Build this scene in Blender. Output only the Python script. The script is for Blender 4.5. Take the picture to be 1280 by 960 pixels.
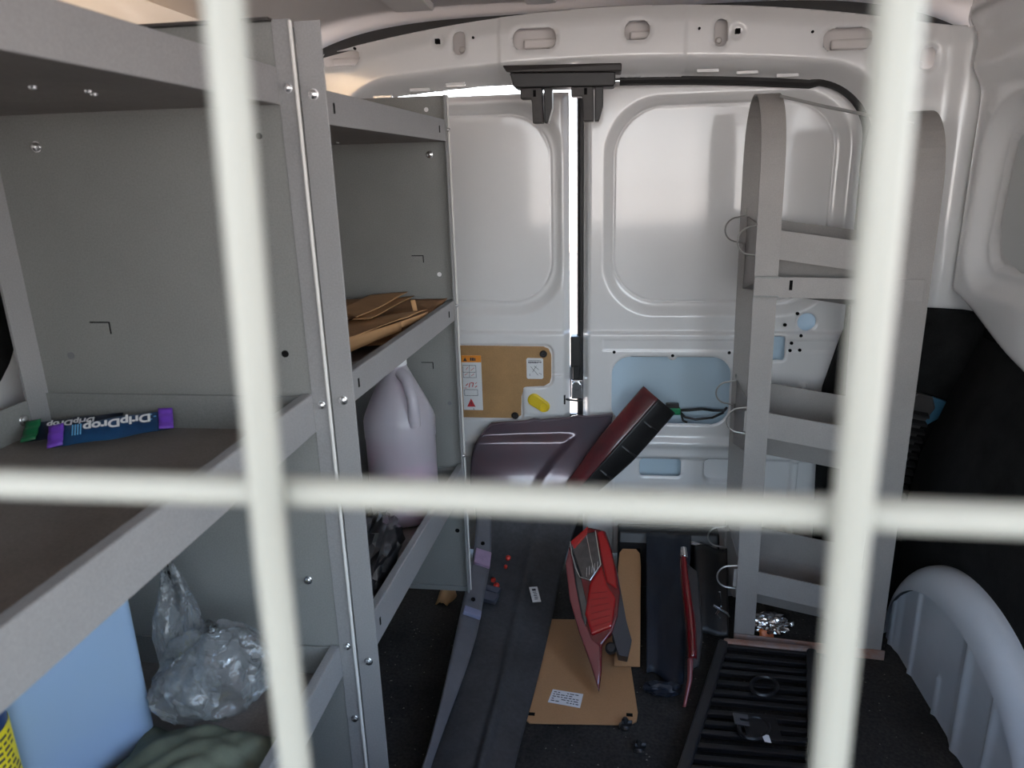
import bpy, bmesh, math, random
import numpy as np
from mathutils import Vector, Matrix, noise

S = bpy.context.scene
COL = S.collection
for o in list(bpy.data.objects):
    bpy.data.objects.remove(o)

# ------------------------------------------------------------------ camera
cam = bpy.data.cameras.new('camera')
cam.sensor_width = 36.0
cam.lens = 25.3125
cam.clip_start = 0.01
cam.dof.use_dof = True
cam.dof.focus_distance = 1.45
cam.dof.aperture_fstop = 7.5
camo = bpy.data.objects.new('camera', cam)
COL.objects.link(camo)
camo.matrix_world = Matrix(((0.99131, -0.01116, 0.13106, 0.0),
                            (0.12884, 0.28301, -0.95042, 0.0),
                            (-0.02649, 0.95905, 0.28199, 1.0),
                            (0, 0, 0, 1)))
S.camera = camo

# ------------------------------------------------------------------ sky, sun, exposure
W = bpy.data.worlds.new('sky')
S.world = W
W.use_nodes = True
wn = W.node_tree.nodes
wl = W.node_tree.links
wn.clear()
w_out = wn.new('ShaderNodeOutputWorld')
w_bg = wn.new('ShaderNodeBackground')
w_tc = wn.new('ShaderNodeTexCoord')
w_sep = wn.new('ShaderNodeSeparateXYZ')
w_rmp = wn.new('ShaderNodeValToRGB')
w_map = wn.new('ShaderNodeMapRange')
w_map.inputs[1].default_value = -0.3
w_map.inputs[2].default_value = 0.7
wl.new(w_tc.outputs['Generated'], w_sep.inputs[0])
wl.new(w_sep.outputs['Z'], w_map.inputs[0])
wl.new(w_map.outputs[0], w_rmp.inputs[0])
e = w_rmp.color_ramp.elements
e[0].position = 0.0; e[0].color = (0.95, 0.66, 0.48, 1)
e[1].position = 1.0; e[1].color = (0.30, 0.53, 1.0, 1)
m = e.new(0.30); m.color = (0.93, 0.90, 0.88, 1)
m = e.new(0.55); m.color = (0.68, 0.85, 1.0, 1)
wl.new(w_rmp.outputs[0], w_bg.inputs[0])
w_bg.inputs[1].default_value = 5.0
wl.new(w_bg.outputs[0], w_out.inputs[0])

sun = bpy.data.lights.new('sun', 'SUN')
sun.energy = 9.0
sun.angle = math.radians(0.53)
sun.color = (1.0, 0.93, 0.82)
suno = bpy.data.objects.new('sun', sun)
COL.objects.link(suno)
suno.rotation_euler = Vector((0.55, 0.15, -0.95)).to_track_quat('-Z', 'Y').to_euler()   # from high on the left, level with the cab

gl = bpy.data.lights.new('added_glare_spot', 'SPOT')       # added spot lamp, puts a warm glare on the upper left wall
gl.energy = 110.0
gl.color = (1.0, 0.66, 0.36)
gl.spot_size = math.radians(11)
gl.spot_blend = 0.8
gl.shadow_soft_size = 0.02
glo = bpy.data.objects.new('added_glare_spot', gl)
COL.objects.link(glo)
glo.location = (-0.30, -0.35, 1.15)
glo.rotation_euler = (Vector((-0.735, 1.03, 1.228)) - Vector((-0.30, -0.35, 1.15))).to_track_quat('-Z', 'Y').to_euler()

S.view_settings.view_transform = 'Standard'
S.view_settings.look = 'None'
S.view_settings.gamma = 1.0
S.view_settings.use_curve_mapping = False
S.view_settings.exposure = 0.55

# ------------------------------------------------------------------ materials
MATS = {}


def mat(name, col, rough=0.5, metal=0.0, spec=0.5, coat=0.0, var=0.0, vscale=20.0, bump=0.0, bscale=200.0,
        speck=0.0, sscale=600.0, trans=0.0, col2=None):
    if name in MATS:
        return MATS[name]
    M = bpy.data.materials.new(name)
    M.use_nodes = True
    nt = M.node_tree
    b = nt.nodes['Principled BSDF']
    b.inputs['Base Color'].default_value = (*col, 1)
    b.inputs['Roughness'].default_value = rough
    b.inputs['Metallic'].default_value = metal
    b.inputs['Specular IOR Level'].default_value = spec
    b.inputs['Coat Weight'].default_value = coat
    b.inputs['Coat Roughness'].default_value = 0.08
    b.inputs['Transmission Weight'].default_value = trans
    tc = nt.nodes.new('ShaderNodeTexCoord')
    if var > 0 or col2:
        n = nt.nodes.new('ShaderNodeTexNoise')
        n.inputs['Scale'].default_value = vscale
        n.inputs['Detail'].default_value = 6
        n.inputs['Roughness'].default_value = 0.65
        nt.links.new(tc.outputs['Object'], n.inputs['Vector'])
        r = nt.nodes.new('ShaderNodeValToRGB')
        r.color_ramp.elements[0].position = 0.32
        r.color_ramp.elements[1].position = 0.70
        c2 = col2 if col2 else tuple(min(1, c * (1 + var)) for c in col)
        c1 = col if col2 else tuple(c * (1 - var) for c in col)
        r.color_ramp.elements[0].color = (*c1, 1)
        r.color_ramp.elements[1].color = (*c2, 1)
        nt.links.new(n.outputs['Fac'], r.inputs[0])
        last = r.outputs[0]
        if speck > 0:
            n2 = nt.nodes.new('ShaderNodeTexNoise')
            n2.inputs['Scale'].default_value = sscale
            n2.inputs['Detail'].default_value = 2
            nt.links.new(tc.outputs['Object'], n2.inputs['Vector'])
            mp = nt.nodes.new('ShaderNodeMapRange')
            mp.inputs[1].default_value = 0.3
            mp.inputs[2].default_value = 0.7
            mp.inputs[3].default_value = 1 - speck
            mp.inputs[4].default_value = 1 + speck
            nt.links.new(n2.outputs['Fac'], mp.inputs[0])
            mx = nt.nodes.new('ShaderNodeVectorMath')
            mx.operation = 'SCALE'
            nt.links.new(last, mx.inputs[0])
            nt.links.new(mp.outputs[0], mx.inputs['Scale'])
            last = mx.outputs[0]
        nt.links.new(last, b.inputs['Base Color'])
    if bump > 0:
        n3 = nt.nodes.new('ShaderNodeTexNoise')
        n3.inputs['Scale'].default_value = bscale
        n3.inputs['Detail'].default_value = 4
        nt.links.new(tc.outputs['Object'], n3.inputs['Vector'])
        bp = nt.nodes.new('ShaderNodeBump')
        bp.inputs['Strength'].default_value = bump
        bp.inputs['Distance'].default_value = 0.002
        nt.links.new(n3.outputs['Fac'], bp.inputs['Height'])
        nt.links.new(bp.outputs[0], b.inputs['Normal'])
    MATS[name] = M
    return M


def film_mat(name, col, clear, rough=0.15, milky=0.5, bump=0.0, bscale=60.0):
    """thin translucent plastic: part see-through, part milky, with a gloss"""
    if name in MATS:
        return MATS[name]
    M = bpy.data.materials.new(name)
    M.use_nodes = True
    nt = M.node_tree
    nt.nodes.clear()
    out = nt.nodes.new('ShaderNodeOutputMaterial')
    d = nt.nodes.new('ShaderNodeBsdfDiffuse'); d.inputs[0].default_value = (*col, 1)
    t = nt.nodes.new('ShaderNodeBsdfTranslucent'); t.inputs[0].default_value = (*col, 1)
    m1 = nt.nodes.new('ShaderNodeMixShader'); m1.inputs[0].default_value = milky
    nt.links.new(d.outputs[0], m1.inputs[1]); nt.links.new(t.outputs[0], m1.inputs[2])
    tr = nt.nodes.new('ShaderNodeBsdfTransparent')
    tr.inputs[0].default_value = (*[0.5 + 0.5 * c for c in col], 1)
    m2 = nt.nodes.new('ShaderNodeMixShader'); m2.inputs[0].default_value = clear
    nt.links.new(m1.outputs[0], m2.inputs[1]); nt.links.new(tr.outputs[0], m2.inputs[2])
    g = nt.nodes.new('ShaderNodeBsdfGlossy'); g.inputs['Roughness'].default_value = rough
    f = nt.nodes.new('ShaderNodeFresnel'); f.inputs[0].default_value = 1.5
    m3 = nt.nodes.new('ShaderNodeMixShader')
    nt.links.new(f.outputs[0], m3.inputs[0])
    nt.links.new(m2.outputs[0], m3.inputs[1]); nt.links.new(g.outputs[0], m3.inputs[2])
    if bump:
        tc = nt.nodes.new('ShaderNodeTexCoord')
        n = nt.nodes.new('ShaderNodeTexNoise'); n.inputs['Scale'].default_value = bscale
        nt.links.new(tc.outputs['Object'], n.inputs['Vector'])
        bp = nt.nodes.new('ShaderNodeBump'); bp.inputs['Strength'].default_value = bump
        bp.inputs['Distance'].default_value = 0.01
        nt.links.new(n.outputs['Fac'], bp.inputs['Height'])
        for s_ in (d, t, g, f):
            nt.links.new(bp.outputs[0], s_.inputs['Normal'])
    nt.links.new(m3.outputs[0], out.inputs[0])
    MATS[name] = M
    return M


PAINT = mat('white_paint', (0.80, 0.79, 0.78), rough=0.24, coat=0.8, var=0.02, vscale=3)
ROOFP = mat('primer_white', (0.66, 0.62, 0.60), rough=0.45, var=0.04, vscale=5)
GREY = mat('grey_powder_coat', (0.215, 0.215, 0.205), rough=0.50, var=0.06, vscale=6, speck=0.10, sscale=500, bump=0.06, bscale=500)
LGREY = mat('light_grey_powder_coat', (0.26, 0.255, 0.255), rough=0.45, var=0.05, vscale=8, speck=0.08, sscale=500, bump=0.05, bscale=500)
SHELFT = mat('worn_shelf_floor', (0.20, 0.175, 0.16), rough=0.55, var=0.15, vscale=9, speck=0.1, sscale=300)
RACK = mat('rack_grey_steel', (0.29, 0.27, 0.255), rough=0.55, var=0.06, vscale=12, speck=0.06, sscale=500)
RUST = mat('rusty_steel', (0.30, 0.26, 0.25), rough=0.7, col2=(0.30, 0.13, 0.07), vscale=26)
STEEL = mat('zinc_steel', (0.75, 0.75, 0.75), rough=0.25, metal=1.0)
WIRE = mat('wire_steel', (0.45, 0.44, 0.42), rough=0.4, metal=0.8)
HOLE = mat('dark_hole', (0.006, 0.006, 0.006), rough=0.9, spec=0.1)
BLACKP = mat('black_plastic', (0.014, 0.013, 0.013), rough=0.45, var=0.2, vscale=30)
BROWNBLK = mat('sun_faded_black_plastic', (0.035, 0.030, 0.028), rough=0.5, var=0.2, vscale=40)
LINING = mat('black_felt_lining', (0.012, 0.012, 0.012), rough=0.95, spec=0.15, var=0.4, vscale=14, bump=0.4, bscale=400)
FLOORM = mat('dirty_rubber_floor', (0.018, 0.017, 0.016), rough=0.85, spec=0.25, col2=(0.042, 0.039, 0.036), vscale=7, speck=0.35, sscale=160, bump=0.5, bscale=260)
SKIN = mat('bumper_inner_plastic', (0.030, 0.030, 0.032), rough=0.55, col2=(0.060, 0.060, 0.064), vscale=9, speck=0.15, sscale=120)
GLOSSD = mat('glossy_dark_paint', (0.105, 0.105, 0.125), rough=0.22, metal=0.35, coat=1.0, col2=(0.15, 0.085, 0.10), vscale=5)  # second colour paints in a reddish reflection of the maroon piece
MAROON = mat('glossy_maroon_paint', (0.15, 0.020, 0.024), rough=0.25, coat=0.8, col2=(0.04, 0.018, 0.022), vscale=7)
BARW = mat('cream_bar_enamel', (0.345, 0.355, 0.32), rough=0.40, var=0.02)
BOARD = mat('tan_hardboard', (0.46, 0.25, 0.115), rough=0.6, var=0.06, vscale=7, speck=0.05, sscale=400)
BOARDD = mat('stained_hardboard', (0.42, 0.24, 0.10), rough=0.6, var=0.16, vscale=9, speck=0.06, sscale=300)
KRAFT = mat('kraft_paper', (0.46, 0.255, 0.115), rough=0.75, var=0.14, vscale=16)
KRAFTD = mat('old_kraft_paper', (0.33, 0.175, 0.085), rough=0.8, var=0.3, vscale=14)
PAPERW = mat('white_label_paper', (0.78, 0.78, 0.78), rough=0.6)
INK = mat('dark_ink', (0.04, 0.04, 0.05), rough=0.7)
INKR = mat('red_ink', (0.55, 0.03, 0.04), rough=0.7)
ORANGE = mat('orange_label_band', (0.85, 0.30, 0.03), rough=0.6)
YELLOW = mat('yellow_rubber', (0.78, 0.56, 0.02), rough=0.4)
YLABEL = mat('yellow_label', (0.80, 0.66, 0.02), rough=0.5)
NAVY = mat('navy_foil_packet', (0.008, 0.030, 0.085), rough=0.35, col2=(0.015, 0.085, 0.20), vscale=10)
NAVYD = mat('dark_navy_packet', (0.007, 0.014, 0.035), rough=0.4, var=0.2)
PURPLE = mat('purple_foil', (0.18, 0.06, 0.50), rough=0.35)
GREENF = mat('green_foil', (0.01, 0.16, 0.06), rough=0.4)
GREENC = mat('green_connector', (0.01, 0.25, 0.10), rough=0.4)
WHITEP = mat('white_print', (0.80, 0.80, 0.80), rough=0.6)
REDPL = mat('red_plastic', (0.55, 0.035, 0.02), rough=0.4)
PAD = mat('lilac_foam_pad', (0.36, 0.25, 0.36), rough=0.8, var=0.1, vscale=60)
PADB = mat('blue_grey_foam_pad', (0.24, 0.25, 0.36), rough=0.8)
SHEET = mat('dark_navy_sheet', (0.010, 0.014, 0.024), rough=0.5, var=0.3, vscale=12)
OLIVE = mat('olive_fabric', (0.13, 0.145, 0.105), rough=0.9, var=0.15, vscale=50)
BLACKBAG = mat('black_bag_film', (0.012, 0.011, 0.012), rough=0.28, spec=0.6)
FOIL = mat('crinkled_foil', (0.80, 0.78, 0.76), rough=0.18, metal=1.0)
FOILR = mat('orange_foil_print', (0.65, 0.16, 0.04), rough=0.35)
BLUECAP = mat('blue_bottle', (0.01, 0.035, 0.13), rough=0.35)
LIQB = mat('blue_fluid', (0.005, 0.06, 0.40), rough=0.3)
LIQP = mat('pink_fluid', (0.55, 0.06, 0.28), rough=0.3)
HDPE = film_mat('milky_jug_plastic', (0.84, 0.80, 0.86), 0.30, rough=0.3, milky=0.40)
HDPEB = film_mat('bluish_jug_plastic', (0.50, 0.68, 0.92), 0.28, rough=0.3, milky=0.25)
BAGF = film_mat('clear_bag_film', (0.85, 0.88, 0.90), 0.80, rough=0.08, milky=0.5, bump=0.35)
GROUND = mat('sunlit_pavement', (0.60, 0.44, 0.32), rough=0.9, var=0.1, vscale=2)


def lens_mat(name, col, rough=0.12):
    M = mat(name, col, rough=rough, coat=1.0)
    return M


REDLENS = lens_mat('red_lens', (0.36, 0.008, 0.010))
REDDARK = lens_mat('deep_red_lens', (0.13, 0.005, 0.008))
PINKLENS = lens_mat('dusty_clear_red_lens', (0.22, 0.055, 0.055))
CLEARL = mat('clear_lens_chrome', (0.22, 0.22, 0.225), rough=0.16, metal=0.8, coat=1.0, col2=(0.10, 0.10, 0.10), vscale=26)
CHROME = mat('bright_lens_edge', (0.85, 0.83, 0.82), rough=0.15, metal=0.9)

# ------------------------------------------------------------------ mesh helpers
ORG = {}


class MB:
    def __init__(self):
        self.v = []
        self.f = []

    def add(self, vs, fs):
        o = len(self.v)
        self.v += [tuple(p) for p in vs]
        self.f += [tuple(i + o for i in f) for f in fs]
        return self

    def box(self, x0, x1, y0, y1, z0, z1):
        vs = [(x, y, z) for z in (z0, z1) for y in (y0, y1) for x in (x0, x1)]
        fs = [(0, 2, 3, 1), (4, 5, 7, 6), (0, 1, 5, 4), (2, 6, 7, 3), (0, 4, 6, 2), (1, 3, 7, 5)]
        return self.add(vs, fs)

    def obox(self, c, u, v, w):
        """box about centre c with half-axis vectors u, v, w"""
        c, u, v, w = Vector(c), Vector(u), Vector(v), Vector(w)
        vs = [c + sx * u + sy * v + sz * w for sz in (-1, 1) for sy in (-1, 1) for sx in (-1, 1)]
        fs = [(0, 2, 3, 1), (4, 5, 7, 6), (0, 1, 5, 4), (2, 6, 7, 3), (0, 4, 6, 2), (1, 3, 7, 5)]
        return self.add(vs, fs)

    def prism(self, poly, ext):
        """polygon of 3-D points pushed along ext"""
        n = len(poly)
        e_ = Vector(ext)
        vs = [Vector(p) for p in poly] + [Vector(p) + e_ for p in poly]
        fs = [tuple(range(n - 1, -1, -1)), tuple(range(n, 2 * n))]
        fs += [(i, (i + 1) % n, (i + 1) % n + n, i + n) for i in range(n)]
        return self.add(vs, fs)

    def tube(self, pts, r, n=8, closed=False):
        pts = [Vector(p) for p in pts]
        rr = r if isinstance(r, (list, tuple)) else [r] * len(pts)
        vs, fs = [], []
        m_ = len(pts)
        prev = None
        for i, p in enumerate(pts):
            a = pts[i - 1] if i else (pts[-1] if closed else p)
            b = pts[(i + 1) % m_] if (i < m_ - 1 or closed) else p
            t = (b - a).normalized()
            if prev is None:
                s = t.cross(Vector((0, 0, 1)))
                if s.length < 0.05:
                    s = t.cross(Vector((1, 0, 0)))
            else:
                s = prev - t * prev.dot(t)
            s.normalize()
            prev = s
            u = s.cross(t)
            for k in range(n):
                an = 2 * math.pi * k / n
                vs.append(p + rr[i] * (math.cos(an) * s + math.sin(an) * u))
        for i in range(m_ if closed else m_ - 1):
            j = (i + 1) % m_
            for k in range(n):
                fs.append((i * n + k, i * n + (k + 1) % n, j * n + (k + 1) % n, j * n + k))
        if not closed:
            fs.append(tuple(range(n - 1, -1, -1)))
            fs.append(tuple((m_ - 1) * n + k for k in range(n)))
        return self.add(vs, fs)

    def lathe(self, prof, c, n=32, axis=None, cap=True):
        """prof: list of (r, h) along axis through c"""
        c = Vector(c)
        ax = Vector(axis or (0, 0, 1)).normalized()
        s = ax.orthogonal().normalized()
        u = ax.cross(s)
        vs, fs = [], []
        for r, h in prof:
            for k in range(n):
                an = 2 * math.pi * k / n
                vs.append(c + ax * h + r * (math.cos(an) * s + math.sin(an) * u))
        for i in range(len(prof) - 1):
            for k in range(n):
                fs.append((i * n + k, i * n + (k + 1) % n, (i + 1) * n + (k + 1) % n, (i + 1) * n + k))
        if cap:
            fs.append(tuple(range(n - 1, -1, -1)))
            fs.append(tuple((len(prof) - 1) * n + k for k in range(n)))
        return self.add(vs, fs)

    def grid(self, nu, nv, fn):
        vs = [fn(i / (nu - 1), j / (nv - 1)) for j in range(nv) for i in range(nu)]
        fs = [(j * nu + i, j * nu + i + 1, (j + 1) * nu + i + 1, (j + 1) * nu + i) for j in range(nv - 1) for i in range(nu - 1)]
        return self.add(vs, fs)

    def build(self, name, material, parent=None, smooth=False, bevel=0.0, thick=0.0, seg=2, origin=None, auto=40, subsurf=0):
        if origin is None:
            if parent is not None:
                origin = ORG[parent.name]
            else:
                a = np.array(self.v, dtype=float)
                origin = Vector(((a[:, 0].min() + a[:, 0].max()) / 2, (a[:, 1].min() + a[:, 1].max()) / 2, a[:, 2].min()))
        origin = Vector(origin)
        me = bpy.data.meshes.new(name)
        me.from_pydata([tuple(Vector(p) - origin) for p in self.v], [], self.f)
        me.materials.append(material)
        bm = bmesh.new()
        bm.from_mesh(me)
        bmesh.ops.recalc_face_normals(bm, faces=bm.faces)
        bm.to_mesh(me)
        bm.free()
        if smooth:
            me.shade_smooth()
            if auto:
                me.set_sharp_from_angle(angle=math.radians(auto))
        o = bpy.data.objects.new(name, me)
        COL.objects.link(o)
        if thick:
            md = o.modifiers.new('thickness', 'SOLIDIFY'); md.thickness = thick; md.offset = 0
        if bevel:
            md = o.modifiers.new('bevel', 'BEVEL'); md.width = bevel; md.segments = seg; md.limit_method = 'ANGLE'
            md.angle_limit = math.radians(35)
        if subsurf:
            md = o.modifiers.new('subdivision', 'SUBSURF'); md.levels = subsurf; md.render_levels = subsurf
        if parent is not None:
            o.parent = parent
            o.location = origin - ORG[parent.name]
        else:
            o.location = origin
        ORG[o.name] = origin.copy()
        return o


def tag(o, label=None, cat=None, group=None, kind=None):
    if label: o['label'] = label
    if cat: o['category'] = cat
    if group: o['group'] = group
    if kind: o['kind'] = kind
    return o


def thing(name, loc, label, cat, group=None):
    o = bpy.data.objects.new(name, None)
    o.empty_display_size = 0.05
    COL.objects.link(o)
    o.location = loc
    ORG[o.name] = Vector(loc)
    return tag(o, label, cat, group)


def struct(o):
    o['kind'] = 'structure'
    return o


def words(name, text, size, origin_pt, xdir, ydir, material, parent, lift=0.0004):
    """flat lettering as a mesh lying in the plane of xdir, ydir"""
    cu = bpy.data.curves.new(name, 'FONT')
    cu.body = text
    cu.size = size
    cu.offset = size * 0.035
    cu.align_x = 'CENTER'
    cu.align_y = 'CENTER'
    tmp = bpy.data.objects.new(name + '_tmp', cu)
    COL.objects.link(tmp)
    dg = bpy.context.evaluated_depsgraph_get()
    me = bpy.data.meshes.new_from_object(tmp.evaluated_get(dg))
    COL.objects.unlink(tmp)
    bpy.data.objects.remove(tmp)
    X = Vector(xdir).normalized(); Yd = Vector(ydir).normalized(); N = X.cross(Yd)
    org = ORG[parent.name]
    p0 = Vector(origin_pt) + N * lift - org
    for v in me.vertices:
        v.co = p0 + X * v.co.x + Yd * v.co.y
    me.materials.clear()
    me.materials.append(material)
    o = bpy.data.objects.new(name, me)
    COL.objects.link(o)
    o.parent = parent
    ORG[o.name] = org
    return o


def rrect(x, z, x0, x1, z0, z1, r):
    """signed distance (negative inside) to a rounded rectangle"""
    cx, cz = (x0 + x1) / 2, (z0 + z1) / 2
    qx = np.abs(x - cx) - ((x1 - x0) / 2 - r)
    qz = np.abs(z - cz) - ((z1 - z0) / 2 - r)
    return np.hypot(np.maximum(qx, 0), np.maximum(qz, 0)) + np.minimum(np.maximum(qx, qz), 0) - r


def sstep(a, b, t):
    t = np.clip((t - a) / (b - a), 0, 1)
    return t * t * (3 - 2 * t)


def snap(X, Z, f, keep_sign, it=3, reach=0.0065):
    """slide grid points lying just beyond the outline f=0 back onto it"""
    X, Z = X.copy(), Z.copy()
    d = f(X, Z) * keep_sign
    m_ = (d > 0) & (d < reach)
    for _ in range(it):
        e_ = 1e-4
        d = f(X, Z)
        gx = (f(X + e_, Z) - d) / e_
        gz = (f(X, Z + e_) - d) / e_
        g2 = np.maximum(gx * gx + gz * gz, 1e-6)
        X = np.where(m_, X - d * gx / g2, X)
        Z = np.where(m_, Z - d * gz / g2, Z)
    return X, Z


def np_mesh(name, P, keep, material, parent=None, thick=0.0, origin=(0, 0, 0)):
    """smooth sheet from an array P[nv, nu, 3]; keep masks its cells"""
    nv, nu, _ = P.shape
    idx = np.arange(nu * nv).reshape(nv, nu)
    q = np.stack([idx[:-1, :-1], idx[:-1, 1:], idx[1:, 1:], idx[1:, :-1]], -1)
    if keep is not None:
        kc = keep[:-1, :-1] & keep[:-1, 1:] & keep[1:, 1:] & keep[1:, :-1]
        q = q[kc]
    q = q.reshape(-1, 4)
    used = np.unique(q)
    remap = -np.ones(nu * nv, dtype=np.int64)
    remap[used] = np.arange(len(used))
    V = P.reshape(-1, 3)[used] - np.array(origin)
    F = remap[q]
    me = bpy.data.meshes.new(name)
    me.vertices.add(len(V)); me.vertices.foreach_set('co', V.astype(np.float32).ravel())
    me.loops.add(F.size); me.loops.foreach_set('vertex_index', F.astype(np.int32).ravel())
    me.polygons.add(len(F))
    me.polygons.foreach_set('loop_start', np.arange(0, F.size, 4, dtype=np.int32))
    me.update(calc_edges=True)
    me.materials.append(material)
    me.shade_smooth()
    o = bpy.data.objects.new(name, me)
    COL.objects.link(o)
    if thick:
        md = o.modifiers.new('thickness', 'SOLIDIFY'); md.thickness = thick; md.offset = 0
    if parent is not None:
        o.parent = parent
        o.location = Vector(origin) - ORG[parent.name]
    else:
        o.location = origin
    ORG[o.name] = Vector(origin)
    return o


def lin(a, b, step):
    return np.linspace(a, b, int(round((b - a) / step)) + 1)


# ================================================================== SETTING
g = MB(); g.box(-12, 12, -14, 14, -0.56, -0.5)
tag(g.build('pavement', GROUND), kind='structure')

# floor: rubber sheet
fl = MB(); fl.box(-0.80, 0.80, 0.0, 1.80, -0.02, 0.0)
floor_o = struct(fl.build('floor', FLOORM, origin=(0, 0, 0)))

# ceiling: curved roof skin with ribs
xs = lin(-0.80, 0.80, 0.02); ys = lin(-1.05, 1.82, 0.02)
X, Yy = np.meshgrid(xs, ys)
Zr = 1.345 - 0.10 * np.abs(X / 0.78) ** 5
ceil_o = struct(np_mesh('ceiling', np.stack([X, Yy, Zr], -1), None, ROOFP, thick=0.004))
for (xa, xb, ya, yb) in ((-0.66, -0.575, 1.30, 1.60), (-0.44, -0.36, 1.30, 1.60), (-0.17, -0.11, 1.30, 1.60), (0.05, 0.10, 1.30, 1.60), (0.27, 0.33, 1.30, 1.60)):
    r = MB(); r.box(xa, xb, ya, yb, 1.322, 1.336); r.build('roof_rib', ROOFP, ceil_o, bevel=0.003)
r = MB(); r.box(-0.70, 0.70, 1.20, 1.30, 1.316, 1.336); r.build('roof_cross_member', ROOFP, ceil_o, bevel=0.004)


# ---- rear body frame: header beam, pillars, opening
def head_lo(x):
    return 1.214 - 0.06 * (x / 0.62) ** 2 - 0.012 * x


def head_hi(x):
    return 1.324 - 0.06 * (x / 0.62) ** 2


xs = lin(-0.79, 0.79, 0.004); zs = lin(0.0, 1.335, 0.004)
X, Z = np.meshgrid(xs, zs)


def d_open(X, Z):
    op_top = 1.192 - 0.035 * (X / 0.58) ** 2 - 0.010 * X
    return rrect(X, Z + (1.192 - op_top), -0.605, 0.560, -0.5, 1.192, 0.13)


SLOTS = ((-0.590, 1.250, 0.044, 0.017, 0.016), (-0.322, 1.268, 0.013, 0.024, 0.012), (-0.160, 1.268, 0.046, 0.021, 0.019), (0.053, 1.274, 0.026, 0.018, 0.015),
         (0.222, 1.262, 0.013, 0.026, 0.012), (0.470, 1.238, 0.047, 0.021, 0.019), (0.625, 1.196, 0.014, 0.020, 0.010))


def d_slots(X, Z):
    d_ = 1.0
    for (cx, cz, hx, hz, rr_) in SLOTS:
        d_ = np.minimum(d_, rrect(X, Z, cx - hx, cx + hx, cz - hz, cz + hz, rr_))
    return d_


X, Z = snap(X, Z, d_open, -1)
X, Z = snap(X, Z, d_slots, -1, 4)
Z = np.where((Z > head_hi(X)) & (Z < head_hi(X) + 0.0042) & (np.abs(X) < 0.69), head_hi(X), Z)
dop = d_open(X, Z)
Y0 = 1.65 + 0.07 * sstep(0.035, 0.0, dop)
Y0 -= 0.02 * sstep(0.66, 0.70, np.abs(X))
Y0 += 0.004 * sstep(0.008, 0.0, d_slots(X, Z))
Y0 += 0.03 * sstep(-0.03, 0.03, Z - head_hi(X) + 0.01) * sstep(0.72, 0.6, np.abs(X))
# sheet overlaps and dimples
# sheet overlaps either side of the centre section
for sx in (-0.235, 0.152):
    Y0 -= 0.003 * sstep(-0.002, 0.002, X - sx) * (Z > 1.18) * (1 if sx < 0 else -1)
for (cx, cz) in ((-0.367, 1.272), (0.254, 1.262)):
    dd = np.hypot(X - cx, Z - cz)
    Y0 += 0.004 * sstep(0.016, 0.012, dd)
keep = (d_slots(X, Z) > -3e-4) & (dop > -1e-4) & (Z < head_hi(X) + 1e-4 + 10 * (np.abs(X) > 0.69))
back = struct(np_mesh('wall_back', np.stack([X, Y0, Z], -1), keep, PAINT, thick=0.0015))
# inner shell seen through the slots, with its stiffening ledges
ib = MB()
arc_ = np.linspace(-0.68, 0.68, 41)
ib.prism([(x, 1.684, 1.222 - 0.050 * (x / 0.62) ** 2 - 0.012 * x) for x in arc_] + [(x, 1.684, head_hi(x) - 0.004) for x in arc_[::-1]], (0, 0.004, 0))
ib.build('inner_shell', ROOFP, back)
for (cx, cz, hx, hz, rr_) in SLOTS:
    if hx > 0.02:
        b_ = MB(); b_.box(cx - hx * 0.55, cx + hx * 1.25, 1.670, 1.684, cz - hz * 0.75, cz + hz * 0.15); b_.build('inner_ledge', ROOFP, back, bevel=0.004)
    else:
        b_ = MB(); b_.lathe([(0.007, 0), (0.005, 0.006), (0, 0.007)], (cx, 1.684, cz - hz * 0.4), 12, (0, -1, 0)); b_.build('inner_boss', ROOFP, back, smooth=True)
# square and round locating holes of the header
for (cx, cz, w_) in ((-0.367, 1.272, 0.0045), (0.254, 1.262, 0.0045)):
    h = MB(); h.box(cx - w_, cx + w_, 1.640, 1.6535, cz - w_, cz + w_); h.build('square_hole', HOLE, back)
for (cx, cz) in ((-0.552, 1.267), (-0.290, 1.276), (-0.066, 1.283), (0.178, 1.271), (0.400, 1.254)):
    h = MB(); h.lathe([(0.0028, 0), (0.0028, 0.006)], (cx, 1.6465, cz), 10, (0, 1, 0)); h.build('round_hole', HOLE, back)
# clips and slots along the lower lip of the header
for cx in (-0.50, -0.415, -0.335, 0.20, 0.28, 0.36):
    z_ = head_lo(cx) - 0.012
    h = MB(); h.box(cx - 0.022, cx + 0.022, 1.655, 1.664, z_ - 0.005, z_ + 0.002); h.build('lip_clip', PAINT, back, bevel=0.0015)
# black weather seal round the right half of the opening
sp = []
for k in range(0, 40):
    t = k / 39
    sp.append((0.02 + t * 0.40, 1.724, 1.192 - 0.035 * ((0.02 + t * 0.40) / 0.58) ** 2 - 0.010 * (0.02 + t * 0.40) - 0.005))
for k in range(1, 14):
    an = math.pi / 2 * (1 - k / 13)
    sp.append((0.425 + 0.125 * math.cos(an), 1.724, 1.045 + 0.125 * math.sin(an)))
for z_ in (0.9, 0.7, 0.5, 0.3, 0.03):
    sp.append((0.552, 1.724, z_))
sl = MB(); sl.tube(sp, 0.010, 8); sl.build('weather_seal', BLACKP, back, smooth=True)
sp = [(-0.59, 1.735, z_) for z_ in (0.03, 0.4, 0.8, 1.05)] + [(-0.585 + 0.11 * (1 - math.cos(a)), 1.735, 1.05 + 0.11 * math.sin(a)) for a in np.linspace(0.2, 1.35, 8)]
sl = MB(); sl.tube(sp, 0.009, 8); sl.build('weather_seal', BLACKP, back, smooth=True)
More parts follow.
